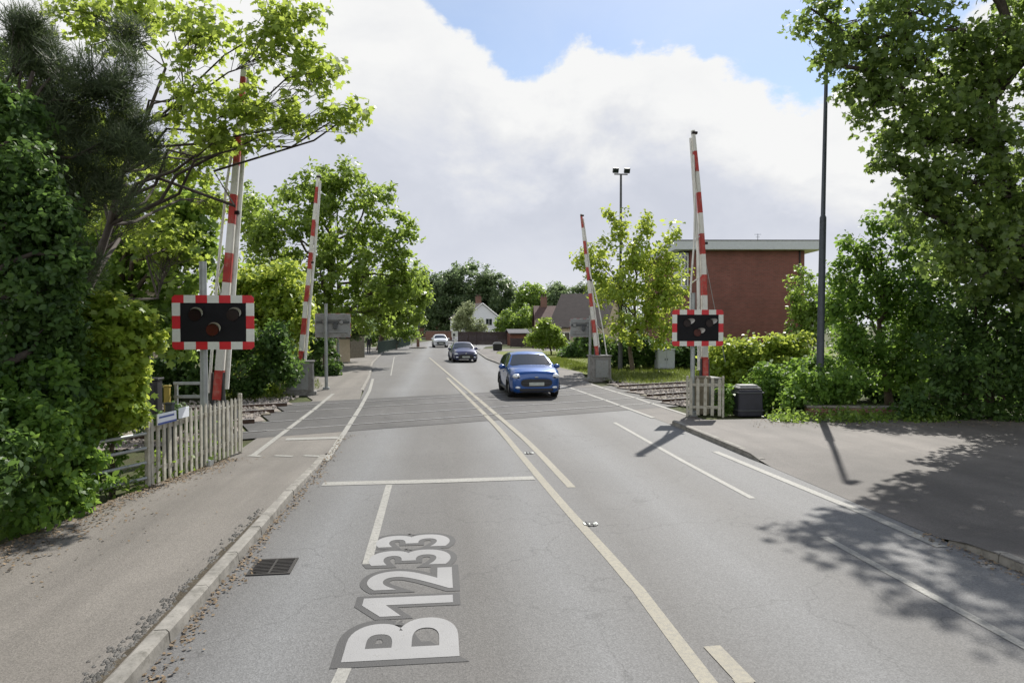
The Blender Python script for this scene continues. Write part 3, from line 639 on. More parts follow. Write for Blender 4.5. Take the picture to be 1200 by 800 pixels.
# notice boards on the left fence
fd = (fb-fa).normalized(); fn = Vector((fd.y, -fd.x, 0))
def notice(u0, u1, z0, z1, label, blue):
    a, b = fa.lerp(fb, u0)+fn*.045, fa.lerp(fb, u1)+fn*.045; t = thing('notice_board', label, 'sign', (a.x, a.y, 0), math.atan2(fd.y, fd.x)); w = (b-a).length
    p = MB(); p.box((w/2, 0, (z0+z1)/2), (w, .016, z1-z0), 0, 0, .006); p.build('panel', 'sign', t)
    if blue:
        q = MB(); q.box((w/2, -.0105, z0+.018), (w-.01, .005, .03)); q.build('blue_band', 'blue', t)
        k = MB(); k.box((w*.47, -.0105, (z0+z1)/2+.03), (w*.78, .004, .028)); k.build('printed_line', 'blue', t)
    return t
notice(.05, .22, .98, 1.15, 'white and blue notice plate fixed near the hedge end of the picket fence', True)
notice(.245, .345, 1.0, 1.17, 'plain pale small plate next to the blue and white notice on the picket fence', False)
# tubular rail between hedge and picket fence
tr = thing('tubular_railing', 'low grey tubular railing half swallowed by the left hedge', 'railing', (fa.x, fa.y, 0), math.atan2(-.95, -.55))
for z in (.22, .45, .67, .89): q = MB(); q.tube([(0.05, 0, z), (1.3, 0, z-.02)], .026, 8); q.build('rail', 'galv', tr)
q = MB(); q.tube([(1.28, 0, 0), (1.28, 0, 1.0)], .035, 8); q.build('post', 'galv', tr)
pp = MB(); pp.box((0, 0, .62), (.11, .11, 1.24), 0, 0, .01); pp.box((0, 0, 1.25), (.13, .13, .03), 0, 0, .008); o = pp.build('timber_post', 'dgrey', label='dark square post standing just behind the notice plates on the left fence', category='post'); q_ = fa.lerp(fb, .245)-fn*.1; o.location = (q_.x, q_.y, 0)
# trackside bits left
def cabinet(name, loc, w, d, h, label, mat, lidm, rz=0, group=None, doors=2):
    t = thing(name, label, 'cabinet', loc, rz, group)
    b = MB(); b.box((0, 0, h*.48), (w, d, h*.96), 0, 0, .02); b.build('body', mat, t)
    l_ = MB(); l_.box((0, 0, h*.98), (w+.06, d+.06, .05), 0, 0, .015); l_.build('lid', lidm, t)
    for i in range(doors):
        q = MB(); ww = (w-.08)/doors; q.box((-w/2+.04+ww*(i+.5), -d/2-.008, h*.48), (ww-.02, .014, h*.8), 0, 0, .005); dd = q.build('door', mat, t)
        k = MB(); k.box((-w/2+.04+ww*(i+.5)+(ww*.35 if i == 0 else -ww*.35), -d/2-.024, h*.5), (.03, .02, .12), 0, 0, .004); k.build('handle', 'dgrey', dd)
    p = MB(); p.box((0, 0, .03), (w+.1, d+.1, .08)); p.build('plinth', 'conc', t); return t
cabinet('lineside_cabinet', AG(180, 15.2), .24, .3, 1.32, 'narrow dark lineside box behind the left fence next to the yellow post', 'plastic', 'plastic', doors=1)
yp = MB(); yp.box((0, 0, .56), (.12, .12, 1.12), 0, 0, .015); yp.box((0, 0, 1.13), (.15, .14, .03), 0, 0, .01); o = yp.build('marker_post', 'yellow', label='yellow marker post behind the left picket fence', category='post'); o.location = AG(195, 15.2)
gr = thing('guard_rail', 'low grey metal guard frame behind the picket fence beside the left signal post', 'guard rail', AG(220, 15.5))
for x in (-.27, .3): q = MB(); q.box((x, 0, .6), (.07, .07, 1.2), 0, 0, .01); q.build('upright', 'galv', gr)
for z in (.86, 1.17): q = MB(); q.box((.015, -.045, z), (.66, .03, .07), 0, 0, .008); q.build('rail', 'galv', gr)
cabinet('equipment_cabinet', AG(779, 37.5, .05), 1.0, .55, 1.18, 'pale grey two-door equipment cabinet on the grass bank behind the rails', 'cab', 'cab')
# dark bin-like locker right of the pickets
t = thing('grit_bin', 'dark blue storage bin with pale lid in front of the right hedge', 'bin', PX(876, 18.6), R(-4))
b = MB(); b.box((0, 0, .37), (.70, .6, .74), 0, 0, .03, .96); b.build('body', 'navy', t)
for z in (.17, .66): b = MB(); b.box((0, 0, z), (.74, .64, .035), 0, 0, .01); b.build('rim_band', 'dgrey', t)
b = MB(); b.box((0, .04, .81), (.64, .5, .10), 0, 0, .03, .8); b.build('lid', 'lid', t)
# low brick garden wall at the back of the forecourt
a, b_ = PX(946, 17.9), PX(1050, 17.7); d = b_-a; t = thing('garden_wall', 'low red brick wall half hidden under the right-hand shrubs', 'wall', (a.x, a.y, 0), math.atan2(d.y, d.x))
w = MB(); w.box((d.length/2, 0, .15), (d.length, .22, .34)); w.build('brickwork', 'brick2', t); w = MB(); w.box((d.length/2, 0, .345), (d.length+.06, .27, .05), 0, 0, .01); w.build('coping', 'conc', t)
# drain grate and road studs
c = G(320, 664); t = thing('drain_grate', 'cast iron gully grate in the gutter beside the left kerb', 'drain', (c.x, c.y, 0), R(1))
q = MB()
for s in (-1, 1): q.box((s*.2, 0, .006), (.03, .46, .012)); q.box((0, s*.215, .006), (.37, .03, .012))
q.build('frame', 'drain', t); q = MB(); q.box((0, 0, .002), (.37, .40, .003)); q.build('pit', 'black', t)
q = MB(); q.box((0, 0, .006), (.02, .40, .01))
for i in range(9): y = -.17+.0425*i; q.box((-.0925, y, .006), (.165, .016, .01)); q.box((.0925, y, .006), (.165, .016, .01))
q.build('bars', 'drain', t)
def stud(x, y, label):
    c = G(x, y); t = thing('road_stud', label, 'road stud', (c.x, c.y, .004), 0, 'reflective road studs'); q = MB(); q.box((0, 0, .009), (.13, .17, .018), 0, 0, .008, .8); q.build('casing', 'plastic', t)
    for s in (-.03, .03): q = MB(); q.tube([(s, -.088, .014), (s, -.05, .02)], .012, 8); q.build('reflector', 'swhite', t)
    for s in (-1, 1): q = MB(); q.box((s*.075, 0, .006), (.03, .1, .008), 0, 0, .003); q.build('flange', 'swhite', t)
stud(692, 614, 'black and white road stud just right of the near centre line')
stud(620, 531, 'small road stud between the double centre lines before the rails')
# ------------------------------------------------------------------ poles
lc = PX(961.5, 18.3); t = thing('lamp_column', 'tall slate grey lighting column rising out of the right hedge into the tree', 'street lamp', lc)
tp = A(968.5, 78, 18.3)-lc; q = MB(); k = A(964.5, 255, 18.3)-lc
q.tube([(0, 0, -.1), (0, 0, 1.3)], .11, 12); q.tube([(0, 0, 1.3), tuple(k)], [.10, .088], 12); q.tube([tuple(k), tuple(k+Vector((0, 0, .06))), tuple(tp)], [.088, .062, .048], 12); q.build('column', 'slate', t)
q = MB(); q.tube([tuple(tp), tuple(tp+Vector((.08, .05, .1))), tuple(tp+Vector((.2, .12, .12)))], .03, 8); q.build('bracket_arm', 'slate', t)
q = MB(); q.box(tp+Vector((.16, .1, .14)), (.3, .16, .1), R(30), 0, .04); q.build('lantern', 'grey', t)
lc = PX(727, 37); t = thing('floodlight_pole', 'slim dark pole with twin floodlights behind the airy right-hand tree', 'floodlight', (lc.x, lc.y, 0)); H = 10.85
q = MB(); q.tube([(0, 0, 0), (0, 0, 5.4)], [.13, .10], 10); q.tube([(0, 0, 5.4), (0, 0, H)], [.075, .06], 10); q.build('pole', 'dgrey', t)
q = MB(); q.box((0, 0, H+.03), (.75, .06, .06)); q.build('crossbar', 'dgrey', t)
for s in (-1, 1):
    q = MB(); q.box((s*.32, -.08, H+.22), (.32, .16, .27), 0, 0, .02, 1, R(25)); lo = q.build('floodlight_head', 'dgrey', t); q = MB(); q.box((s*.32, -.165, H+.18), (.26, .012, .2), 0, 0, 0, 1, R(25)); q.build('lamp_glass', 'glass', lo)
def streetlamp(base, H, arm, label):
    t = thing('street_lamp', label, 'street lamp', base, 0, 'street lamps in the left-hand trees'); q = MB(); q.tube([(0, 0, 0), (0, 0, 1.4)], .09, 10); q.tube([(0, 0, 1.4), (0, 0, H-.3), (arm*.15, 0, H), (arm, -.1, H+.1)], [.07, .05, .045, .035], 10); q.build('column', 'galv', t)
    q = MB(); q.box((arm+.3, -.1, H+.1), (.7, .26, .14), 0, 0, .05, .9); q.build('lantern', 'cab', t)
streetlamp(PX(396, 43.5), 10.6, 1.9, 'nearer street lamp whose long arm pokes out of the big left tree')
streetlamp(PX(426, 52), 9.9, 1.2, 'farther street lamp with pale head showing through the big left tree')
# island, far sign, pedestrian, far bits
c = AG(490, 76); t = thing('traffic_island', 'small kerbed traffic island in the far road', 'island', (c.x, c.y, 0)); q = MB(); q.prism([(math.cos(a)*1.0, math.sin(a)*2.2) for a in [i*math.pi/8 for i in range(16)]], -.02, .12); q.build('kerbing', 'conc', t); q = MB(); q.prism([(math.cos(a)*.86, math.sin(a)*2.0) for a in [i*math.pi/8 for i in range(16)]], .1, .13); q.build('infill', 'pathr', t)
t = thing('keep_left_bollard', 'grey and rust sign post standing on the far traffic island', 'bollard', (c.x, c.y-.6, .13)); q = MB(); q.tube([(0, 0, 0), (0, 0, 2.9)], .07, 8); q.build('post', 'grey', t); q = MB(); q.tube([(0, -.09, 2.45), (0, -.11, 2.45)], .32, 20); q.build('sign_disc', 'dgrey', t); q = MB(); q.box((0, 0, .5), (.34, .26, 1.0), 0, 0, .05, .9); q.build('base_bollard', 'brick2', t)
c = AG(532, 58, .06); t = thing('road_sign', 'black post with a small tilted black and white sign behind the dark hatchback', 'sign', c); q = MB(); q.tube([(0, 0, 0), (0, 0, 1.7)], .05, 8); q.build('post', 'plastic', t); q = MB(); q.box((.05, -.07, 1.75), (.55, .03, .5), R(8), 0, .01); pn = q.build('sign_panel', 'swhite', t); q = MB(); q.box((.0, -.095, 1.68), (.2, .02, .22)); q.build('dark_symbol', 'plastic', pn); q = MB(); q.box((.12, -.07, 1.2), (.3, .03, .3), 0, 0, .01); q.build('lower_plate', 'swhite', t)
t = thing('grit_bin', 'small dark roadside bin with pale sloping lid on the far grass verge', 'bin', AG(583, 66, .05)); q = MB(); q.box((0, 0, .36), (.85, .6, .62), 0, 0, .04, 1.08); q.build('body', 'plastic', t); q = MB(); q.box((0, -.02, .76), (.9, .66, .2), 0, 0, .06, .75); q.build('lid', 'lid', t)
# pedestrian on the far left pavement
def person(loc, rz, label, ht=1.72):
    t = thing('person', label, 'person', loc, rz); s = ht/1.72
    J = dict(pel=(0, 0, .93, .135), wst=(0, 0, 1.10, .125), chs=(0, .01, 1.32, .15), nk=(0, 0, 1.47, .055), hd0=(0, -.01, 1.56, .078), hd1=(0, -.01, 1.65, .088), top=(0, 0, 1.70, .055),
      shl=(-.18, 0, 1.40, .06), ell=(-.24, .06, 1.13, .045), wrl=(-.23, -.07, .90, .034), hnl=(-.22, -.11, .82, .03), shr=(.18, 0, 1.40, .06), elr=(.24, .02, 1.13, .045), wrr=(.25, -.02, .88, .034), hnr=(.25, -.05, .80, .03),
      hpl=(-.095, 0, .88, .10), knl=(-.10, -.14, .50, .066), anl=(-.10, -.16, .09, .045), tol=(-.10, -.34, .04, .036), hpr=(.095, 0, .88, .10), knr=(.10, .06, .50, .066), anr=(.10, .28, .13, .045), tor=(.10, .12, .04, .036))
    E = [('pel', 'wst'), ('wst', 'chs'), ('chs', 'nk'), ('nk', 'hd0'), ('hd0', 'hd1'), ('hd1', 'top'), ('chs', 'shl'), ('shl', 'ell'), ('ell', 'wrl'), ('wrl', 'hnl'), ('chs', 'shr'), ('shr', 'elr'), ('elr', 'wrr'), ('wrr', 'hnr'), ('pel', 'hpl'), ('hpl', 'knl'), ('knl', 'anl'), ('anl', 'tol'), ('pel', 'hpr'), ('hpr', 'knr'), ('knr', 'anr'), ('anr', 'tor')]
    ks = list(J); me = bpy.data.meshes.new('body'); me.from_pydata([tuple(x*s for x in J[k][:3]) for k in ks], [(ks.index(a), ks.index(b)) for a, b in E], []); o = bpy.data.objects.new('body', me); COL.objects.link(o)
    md = o.modifiers.new('skin', 'SKIN'); o.modifiers.new('sub', 'SUBSURF').levels = 2
    for i, k in enumerate(ks): me.skin_vertices[0].data[i].radius = (J[k][3]*s, J[k][3]*s); me.skin_vertices[0].data[i].use_root = (k == 'pel')
    bpy.context.view_layer.update(); m2 = bpy.data.meshes.new_from_object(o.evaluated_get(bpy.context.evaluated_depsgraph_get())); bpy.data.objects.remove(o)
    for n_ in ('skin', 'cloth', 'jeans'): m2.materials.append(M[n_])
    for p in m2.polygons:
        z = p.center.z/s; x = abs(p.center.x)/s; p.use_smooth = True; p.material_index = 0 if z > 1.48 or (x > .19 and z < .90) else (1 if z > .9 or x > .2 else 2)
    b = link('body', m2, t); h = MB(); h.ell((0, .015*s, 1.655*s), (.098*s, .108*s, .10*s)); h.build('hair', 'hair', t); 
    f = MB(); f.ell((0, -.1*s, 1.58*s), (.014*s, .02*s, .022*s), 8, 6); f.build('nose', 'skin', t)
    c_ = MB(); c_.tube([(0, 0, .80*s), (0, 0, .95*s), (0, 0, 1.15*s), (0, .01, 1.36*s), (0, 0, 1.46*s)], [.175*s, .16*s, .15*s, .185*s, .07*s], 14, flat=.72); c_.build('jacket', 'cloth', t); return t
pc = AG(432, 58); person((pc.x, pc.y, .062), R(12), 'person in dark clothes walking along the far left pavement')
# ================================================================== CARS
def car(label, loc, rz, paint, L_=4.2, W=1.80, H=1.53, style='suv', group='cars coming along the road'):
    """nose towards -Y. lofted body; glazing, lamps, grille and wheels are parts"""
    t = thing('car', label, 'car', loc, rz, group); hl, hw = L_/2, W/2; k = H/1.53
    if style == 'saloon': nod = [(-1, .64, .22, .60, .62), (-.985, .76, .20, .70, .72), (-.94, .88, .19, .76, .80), (-.80, .97, .18, .84, .90), (-.55, 1, .18, .90, .97), (-.40, 1, .18, .92, 1.0), (-.06, 1, .18, .95, 1.40), (.10, 1, .18, .96, 1.45), (.45, .99, .18, .98, 1.40), (.80, .97, .2, .99, 1.08), (.95, .90, .26, .92, 1.0), (1, .80, .34, .84, .88)]
    else: nod = [(-1, .66, .26, .66, .72), (-.985, .80, .23, .80, .84), (-.94, .90, .20, .88, .93), (-.80, .98, .19, .95, 1.01), (-.60, 1, .19, 1.0, 1.06), (-.46, 1, .19, 1.01, 1.08), (-.12, 1, .19, 1.03, 1.47), (.05, 1, .19, 1.04, 1.53), (.45, .99, .19, 1.08, 1.49), (.72, .97, .2, 1.10, 1.38), (.93, .92, .26, 1.08, 1.12), (1, .82, .36, .92, .96)]
    ys = [n[0]*hl for n in nod]
    def at(y):
        for a, b in zip(nod, nod[1:]):
            if a[0]*hl <= y <= b[0]*hl+1e-6: q = (y-a[0]*hl)/(b[0]*hl-a[0]*hl); return [a[i]+(b[i]-a[i])*q for i in range(1, 5)]
        return nod[-1][1:]
    st = sorted(set([round(y, 4) for y in ys] + [round(-hl+.03+i*(L_-.06)/56, 4) for i in range(57)]))
    rings = []
    for y in st:
        w, zb, zt_, top = at(y); w *= hw; zb *= 1; zb_, zs, zp = zb, zt_*k, top*k; cab = max(0, zp-zs)
        tw = w*(1-.30*min(1, cab/.42)) if cab > .1 else w*(.92-.14*cab/.1)
        pts = [(w*.80, zb_), (w*.955, zb_+.07), (w*.99, zb_+.30*(zs-zb_)), (w, zb_+.52*(zs-zb_)), (w*.985, zb_+.80*(zs-zb_)), (w*.945, zs), (tw+.30*(w*.945-tw)*.12, zs+(zp-zs)*.93 if cab > .1 else zs+(zp-zs)*.6), (tw*.93, zp-.008), (tw*.55, zp+.02), (0, zp+.032)]
        rings.append([(y, x, z) for x, z in pts])
    nr = len(rings[0]); ax_f, ax_r, wr = -hl+.86, hl-.80, .34*k
    def q(v, s): return (v[1]*s, v[0], v[2])
    yA, yB = [n[0]*hl for n in nod if abs(n[0]+.46) < .07][0], [n[0]*hl for n in nod if n[0] > -.2][0]
    yD, yE = .52*hl, .93*hl
    body, ws, sg, sg2, rw = MB(), MB(), MB(), MB(), MB()
    for i in range(len(rings)-1):
        for j in range(nr-1):
            for s in (-1, 1):
                v = [q(rings[i][j], s), q(rings[i+1][j], s), q(rings[i+1][j+1], s), q(rings[i][j+1], s)]
                yc = sum(p[1] for p in v)/4; zc = sum(p[2] for p in v)/4
                if j < 4 and any((yc-a)**2+(zc-wr)**2 < (wr+.055)**2 for a in (ax_f, ax_r)): continue
                tgt = body
                if yA+.03 < yc < yB-.05 and j >= 7: tgt = ws
                elif j == 5 and yA+.42*(yB-yA) < yc < .74*hl and not (-.0 < (yc-.30*hl*.4) < .07): tgt = sg if s < 0 else sg2
                elif style != 'saloon' and .74*hl < yc < .92*hl and j >= 7 or style == 'saloon' and .50*hl < yc < .78*hl and j >= 7: tgt = rw
                tgt.add(v, [(0, 1, 2, 3) if s < 0 else (3, 2, 1, 0)], 0, True)
    for ri, rev in ((0, 0), (-1, 1)):
        lo = [q(p, -1) for p in rings[ri]]; hi = [q(p, 1) for p in rings[ri]][::-1]; body.add(lo+hi, [tuple(range(2*nr))], 0)
    bo = body.build('body', paint, t)
    import bmesh
    def weld(me):
        q_ = bmesh.new(); q_.from_mesh(me); bmesh.ops.remove_doubles(q_, verts=q_.verts, dist=.002); q_.to_mesh(me); q_.free(); me.update()
    weld(bo.data)
    for nm, mb in (('windscreen', ws), ('side_glass', sg), ('side_glass', sg2), ('rear_window', rw)):
        if mb.f: weld(mb.build(nm, 'glass', t).data)
    ub = MB(); ub.box((0, 0, .36), (W*.78, L_*.93, .30)); ub.box((0, ax_f, .45), (W*.90, .84, .5)); ub.box((0, ax_r, .45), (W*.90, .84, .5)); ub.box((0, .12*hl, .80), (W*.78, L_*.52, .3)); ub.build('underbody', 'plastic', t)
    for a in (ax_f, ax_r):
        for s in (-1, 1):
            x = s*(hw-.115); w = MB(); prof = [(-.1, wr*.66), (-.105, wr*.93), (-.07, wr), (.07, wr), (.105, wr*.93), (.1, wr*.66)]; n = 24
            vs = [(x+px, a+r*math.cos(2*math.pi*i/n), wr+r*math.sin(2*math.pi*i/n)) for i in range(n) for px, r in prof]
            w.add(vs, [(i*6+j, i*6+j+1, ((i+1) % n)*6+j+1, ((i+1) % n)*6+j) for i in range(n) for j in range(5)], 0, True)
            wo = thing('wheel', '', '', (0, 0, 0)); del wo['label'], wo['category']; wo.parent = t
            w.build('tyre', 'tyre', wo); r_ = MB(); r_.tube([(x+s*.02, a, wr), (x+s*.06, a, wr)], wr*.2, 12)
            for i in range(5):
                th = 2*math.pi*i/5+.3; r_.box((x+s*.06, a+wr*.36*math.cos(th), wr+wr*.36*math.sin(th)), (.03, .085, wr*.62), 0, 0, .01, 1, th-math.pi/2)
            r_.tube([(x+s*.045, a, wr), (x+s*.07, a, wr)], wr*.68, 24, 1, caps=False); r_.tube([(x+s*.0, a, wr), (x+s*.01, a, wr)], wr*.66, 24, 2); r_.build('rim', ['rim', 'rim', 'black'], wo)
            ar = MB(); ar.tube([(s*(hw*.99-.0), a+(wr+.05)*math.cos(th), wr+(wr+.05)*math.sin(th)) for th in [math.pi*(i-.8)/14.4*1.0 for i in range(17)]], .022, 6); ar.build('wheel_arch', paint if style == 'saloon' else 'plastic', t)
    for s in (-1, 1):
        h = MB(); zc = (.78 if style != 'saloon' else .64)*k; h.ell((s*hw*.74, -hl+.135, zc), (.15, .155, .10 if style != 'saloon' else .07), 18, 12); hd = h.build('headlight', 'lampc', t)
        p = MB(); p.ell((s*hw*.70, -hl+.005, zc-.035), (.045, .03, .03), 12, 8); p.build('projector', 'plastic', hd)
        fg = MB(); fg.ell((s*hw*.70, -hl+.03, .40*k), (.10, .05, .05), 12, 8); fg.build('fog_lamp', 'lampc', t)
        m_ = MB(); m_.ell((s*(hw+.11), yA+.42, 1.03*k if style != 'saloon' else .97*k), (.125, .075, .085), 12, 8); m_.box((s*(hw+.0), yA+.44, .99*k if style != 'saloon' else .93*k), (.16, .06, .04), 0, 0, .01); m_.build('door_mirror', paint, t)
        for yh in (-.05, .42): d = MB(); d.box((s*(hw*.99), yh*hl+.1, .84*k), (.03, .2, .03), 0, 0, .008); d.build('door_handle', paint, t)
        sp = MB(); sp.tube([(s*hw*.955, ax_f+.45, .25), (s*hw*.955, ax_r-.45, .25)], .05, 6); sp.build('sill', 'plastic', t)
    gz = (.56 if style != 'saloon' else .46)*k
    gm = MB(); n = 20; vs = [(hw*.60*math.copysign(abs(math.cos(a))**.5, math.cos(a)), -hl-.005 if d == 0 else -hl-.028, gz+.135*math.copysign(abs(math.sin(a))**.6, math.sin(a))) for d in (0, 1) for a in [2*math.pi*i/n for i in range(n)]]
    gm.add(vs, [tuple(range(n, 2*n))[::-1]] + [(i, (i+1) % n, n+(i+1) % n, n+i) for i in range(n)]); gr_ = gm.build('grille', 'plastic', t)
    for i in (-1, 1): b = MB(); b.box((0, -hl-.032, gz+.045*i+.04), (hw*1.05, .012, .012)); b.build('grille_bar', 'dgrey', gr_)
    pl = MB(); pl.box((0, -hl-.042, gz-.04), (.52, .014, .115), 0, 0, .004); pl.build('number_plate', 'plate', t)
    lg = MB(); lg.box((0, -hl+.02, .315*k), (hw*1.3, .08, .10), 0, 0, .03); lg.build('lower_intake', 'plastic', t)
    em = MB(); em.ell((0, -hl-.01, gz+.19), (.07, .02, .032), 12, 6); em.build('badge', 'rim', t)
    wp_ = MB(); 
    for s in (-.35, .25): wp_.tube([(s, yA+.03, (1.09 if style != 'saloon' else 1.02)*k), (s+.45, yA+.20, (1.20 if style != 'saloon' else 1.12)*k)], .009, 5)
    wp_.build('wiper', 'plastic', t)
    return t
car('bright blue compact car with round headlights driving over the rails towards the camera', (AG(627, 22.75).x, AG(627, 22.75).y+2.1, 0), R(1.5), 'bluep')
car('dark navy hatchback following behind the blue car', (AG(543, 45.5).x, AG(543, 45.5).y+2.1, 0), R(5), 'navyp', 4.15, 1.70, 1.42, 'saloon')
car('small white car farthest away on the road beside the traffic island', (AG(515.5, 77).x, AG(515.5, 77).y+2, 0), R(4), 'whitep', 4.0, 1.72, 1.5, 'suv')
# ================================================================== BUILDINGS
def quadwin(mbf, mbg, x, z, w, h, y): mbf.box((x, y, z), (w, .07, h), 0, 0, .01); mbg.box((x, y-.04, z), (w-.14, .02, h-.14))
def window(par, x, z, w, h, y, bars=1):
    f = MB()
    for s in (-1, 1): f.box((x+s*(w/2-.035), y, z), (.07, .08, h)); f.box((x, y, z+s*(h/2-.035)), (w-.14, .08, .07))
    for i in range(bars): f.box((x-w/2+w*(i+1)/(bars+1), y, z), (.05, .07, h-.14))
    fo = f.build('window', 'frame', par); gl = MB(); gl.box((x, y+.02, z), (w-.1, .02, h-.1)); gl.build('pane', 'glass', fo)
D = 47; pr = AG(942, D); px = D/F; wid = (942-808)*px; t = thing('brick_building', 'two storey flat-roofed red brick block with a deep white fascia behind the right-hand trees', 'building', (AG(942, D).x, AG(942, D).y, 0), -YAW)
ht = CAMH+(382-294)*px; dep = 16
w = MB(); w.box((-wid/2, dep/2, ht/2), (wid, dep, ht)); w.build('wall', 'brick', t)
f = MB(); f.box((-wid/2-.05, dep/2, ht+.33), (wid+2.3, dep+1.2, .62), 0, 0, .02); fa_ = f.build('fascia', 'fascia', t)
f = MB(); f.box((-wid/2-.05, dep/2, ht+.66), (wid+2.36, dep+1.26, .06)); f.build('roof', 'felt', t)
f = MB(); f.box((-wid-.02-.3, 1.2, ht-1.4), (.6, 2.0, 2.6), 0, 0, .02); f.build('stair_bay', 'fascia', t); window(t, -wid-.32, ht-1.4, .5, 2.2, .16, 1)
for x, h in ((-2.2, .9), (-.6, .3)): f = MB(); f.tube([(x, 3, ht+.6), (x, 3, ht+.7+h)], .02, 5); f.box((x, 3, ht+.65+h), (.5, .02, .02)); f.box((x, 3, ht+.45+h), (.3, .02, .02)); f.build('aerial', 'dgrey', t)
f = MB(); f.tube([(-.35, -.06, 0), (-.35, -.06, ht)], .05, 8); f.build('downpipe', 'plastic', t)
def house(label, x, D, w, d, eave, ridge, rz, wall, roof, chim=None, gable=True, wins=(), name='house', zb=0):
    """gable end faces local -Y when gable, else the eaves do"""
    t = thing(name, label, 'house' if name == 'house' else name.replace('_', ' '), AG(x, D, zb), rz)
    m = MB(); hw = w/2
    if gable:
        pr = [(-hw, 0), (hw, 0), (hw, eave), (0, ridge), (-hw, eave)]; m.add([(a, y, b) for y in (0, d) for a, b in pr], [(0, 1, 2, 3, 4), (9, 8, 7, 6, 5)] + [(j, 5+j, 5+(j+1) % 5, (j+1) % 5)[::-1] for j in range(5)]); 
    else:
        pr = [(0, 0), (d, 0), (d, eave), (d/2, ridge), (0, eave)]; m.add([(x_, a, b) for x_ in (-hw, hw) for a, b in pr], [(4, 3, 2, 1, 0), (5, 6, 7, 8, 9)] + [(j, (j+1) % 5, 5+(j+1) % 5, 5+j) for j in range(5)])
    m.build('wall', wall, t); r = MB(); run = hw if gable else d/2; sl_ = math.atan2(ridge-eave, run); ln = math.hypot(run, ridge-eave)+.35
    for s in (-1, 1):
        if gable: c = (s*(ln/2*math.cos(sl_)), d/2, ridge+.09-ln/2*math.sin(sl_)); pts = [Vector((s*0, -.25, ridge+.12)), Vector((s*ln*math.cos(sl_), -.25, ridge+.12-ln*math.sin(sl_))), Vector((s*ln*math.cos(sl_), d+.25, ridge+.12-ln*math.sin(sl_))), Vector((0, d+.25, ridge+.12))]
        else: pts = [Vector((-hw-.3, d/2, ridge+.12)), Vector((-hw-.3, d/2+s*ln*math.cos(sl_), ridge+.12-ln*math.sin(sl_))), Vector((hw+.3, d/2+s*ln*math.cos(sl_), ridge+.12-ln*math.sin(sl_))), Vector((hw+.3, d/2, ridge+.12))]
        dn = Vector((0, 0, -.1)); r.add([*pts, *[p+dn for p in pts]], [(0, 1, 2, 3), (7, 6, 5, 4), (0, 4, 5, 1), (1, 5, 6, 2), (2, 6, 7, 3)])
    ro = r.build('roof', roof, t)
    if gable:
        b = MB()
        for s in (-1, 1): b.tube([(0, -.27, ridge+.03), (s*ln*math.cos(sl_), -.27, ridge+.03-ln*math.sin(sl_))], .09, 4)
        b.build('bargeboard', 'frame', ro)
    if chim:
        c = MB(); c.box((chim[0], chim[1], ridge+.3), (.9, .6, 2.0)); c.box((chim[0], chim[1], ridge+1.33), (1.0, .7, .1)); co = c.build('chimney', 'brick2', ro); p = MB()
        for s in (-.22, .22): p.tube([(chim[0]+s, chim[1], ridge+1.35), (chim[0]+s, chim[1], ridge+1.75)], .12, 8)
        p.build('chimney_pot', 'tiler', co)
    for (wx, wz, ww, wh) in wins: window(t, wx, wz, ww, wh, -.02)
    return t
house('white rendered gable house behind the far shrubs in the middle distance', 565, 112, 6.2, 9, 3.9, 6.3, R(14), 'render', 'tile', (.9, 5), True, [(1.2, 3.2, 1.2, 1.2)])
house('bungalow with a large steep brown tiled roof behind the small round tree', 676, 72, 6, 8.5, 2.5, 6.1, R(-30), 'creamr', 'tile', None, False, [(-1.4, 1.3, 1.3, 1.1), (1.2, 1.3, 1.3, 1.1)])
house('reddish brown roofed house with a chimney left of the steep brown roof', 648, 92, 4.4, 8, 2.6, 5.3, R(-5), 'brick2', 'tiler', (-1, 4), False, [(0, 1.4, 1.4, 1.1)])
house('low red timber shed at the end of the dark brown fence', 608, 86, 2.2, 2.4, 1.6, 2.0, R(5), 'shed', 'felt', None, False, (), 'garden_shed')
house('low red roofed bungalow behind brick wall at the far bend of the road', 517, 150, 12, 9, 2.6, 4.6, R(0), 'brick2', 'tiler', (3, 4), False, [(-3, 1.4, 1.6, 1.1), (2.5, 1.4, 1.6, 1.1)])
house('cream house glimpsed through the leaves on the upper left', 108, 34, 5, 9, 4.6, 7.2, R(8), 'creamr', 'tile', None, True, [(1.0, 4.7, 1.1, 1.1), (-1.2, 4.7, 1.1, 1.1)])
def fence(name, label, a, b, h, mat, cat='fence', post=2.4, board=True):
    a, b = Vector(a), Vector(b); d = b-a; ln = d.length; t = thing(name, label, cat, a, math.atan2(d.y, d.x)); m = MB()
    if board:
        n = int(ln/.15)
        for i in range(n): m.box((ln*(i+.5)/n, random.uniform(-.008, .008), h/2+.02), (ln/n-.006, .02, h-.04+random.uniform(-.02, .02)))
    else:
        for i in range(int(ln/.13)): m.tube([(i*.13, 0, .08), (i*.13, 0, h-.04)], .012, 4)
        for z in (.1, h-.06): m.box((ln/2, 0, z), (ln, .04, .04))
    m.build('board_panel' if board else 'railing_panel', mat, t)
    for i in range(int(ln/post)+1): p = MB(); p.box((i*post, .06, h/2+.04), (.09, .09, h+.08)); p.build('post', mat, t)
    return t
fence('board_fence', 'long dark brown board fence across the far verge', AG(537, 88), AG(602, 88), 1.75, 'dfence')
fence('board_fence', 'lower dark brown fence in front of the red shed and round tree', AG(598, 80), AG(668, 70), 1.05, 'dfence')
fence('metal_railing', 'dark green metal railing along the far left pavement', AG(444, 60), AG(481, 86), 1.15, 'pvc', 'railing', 3, False)
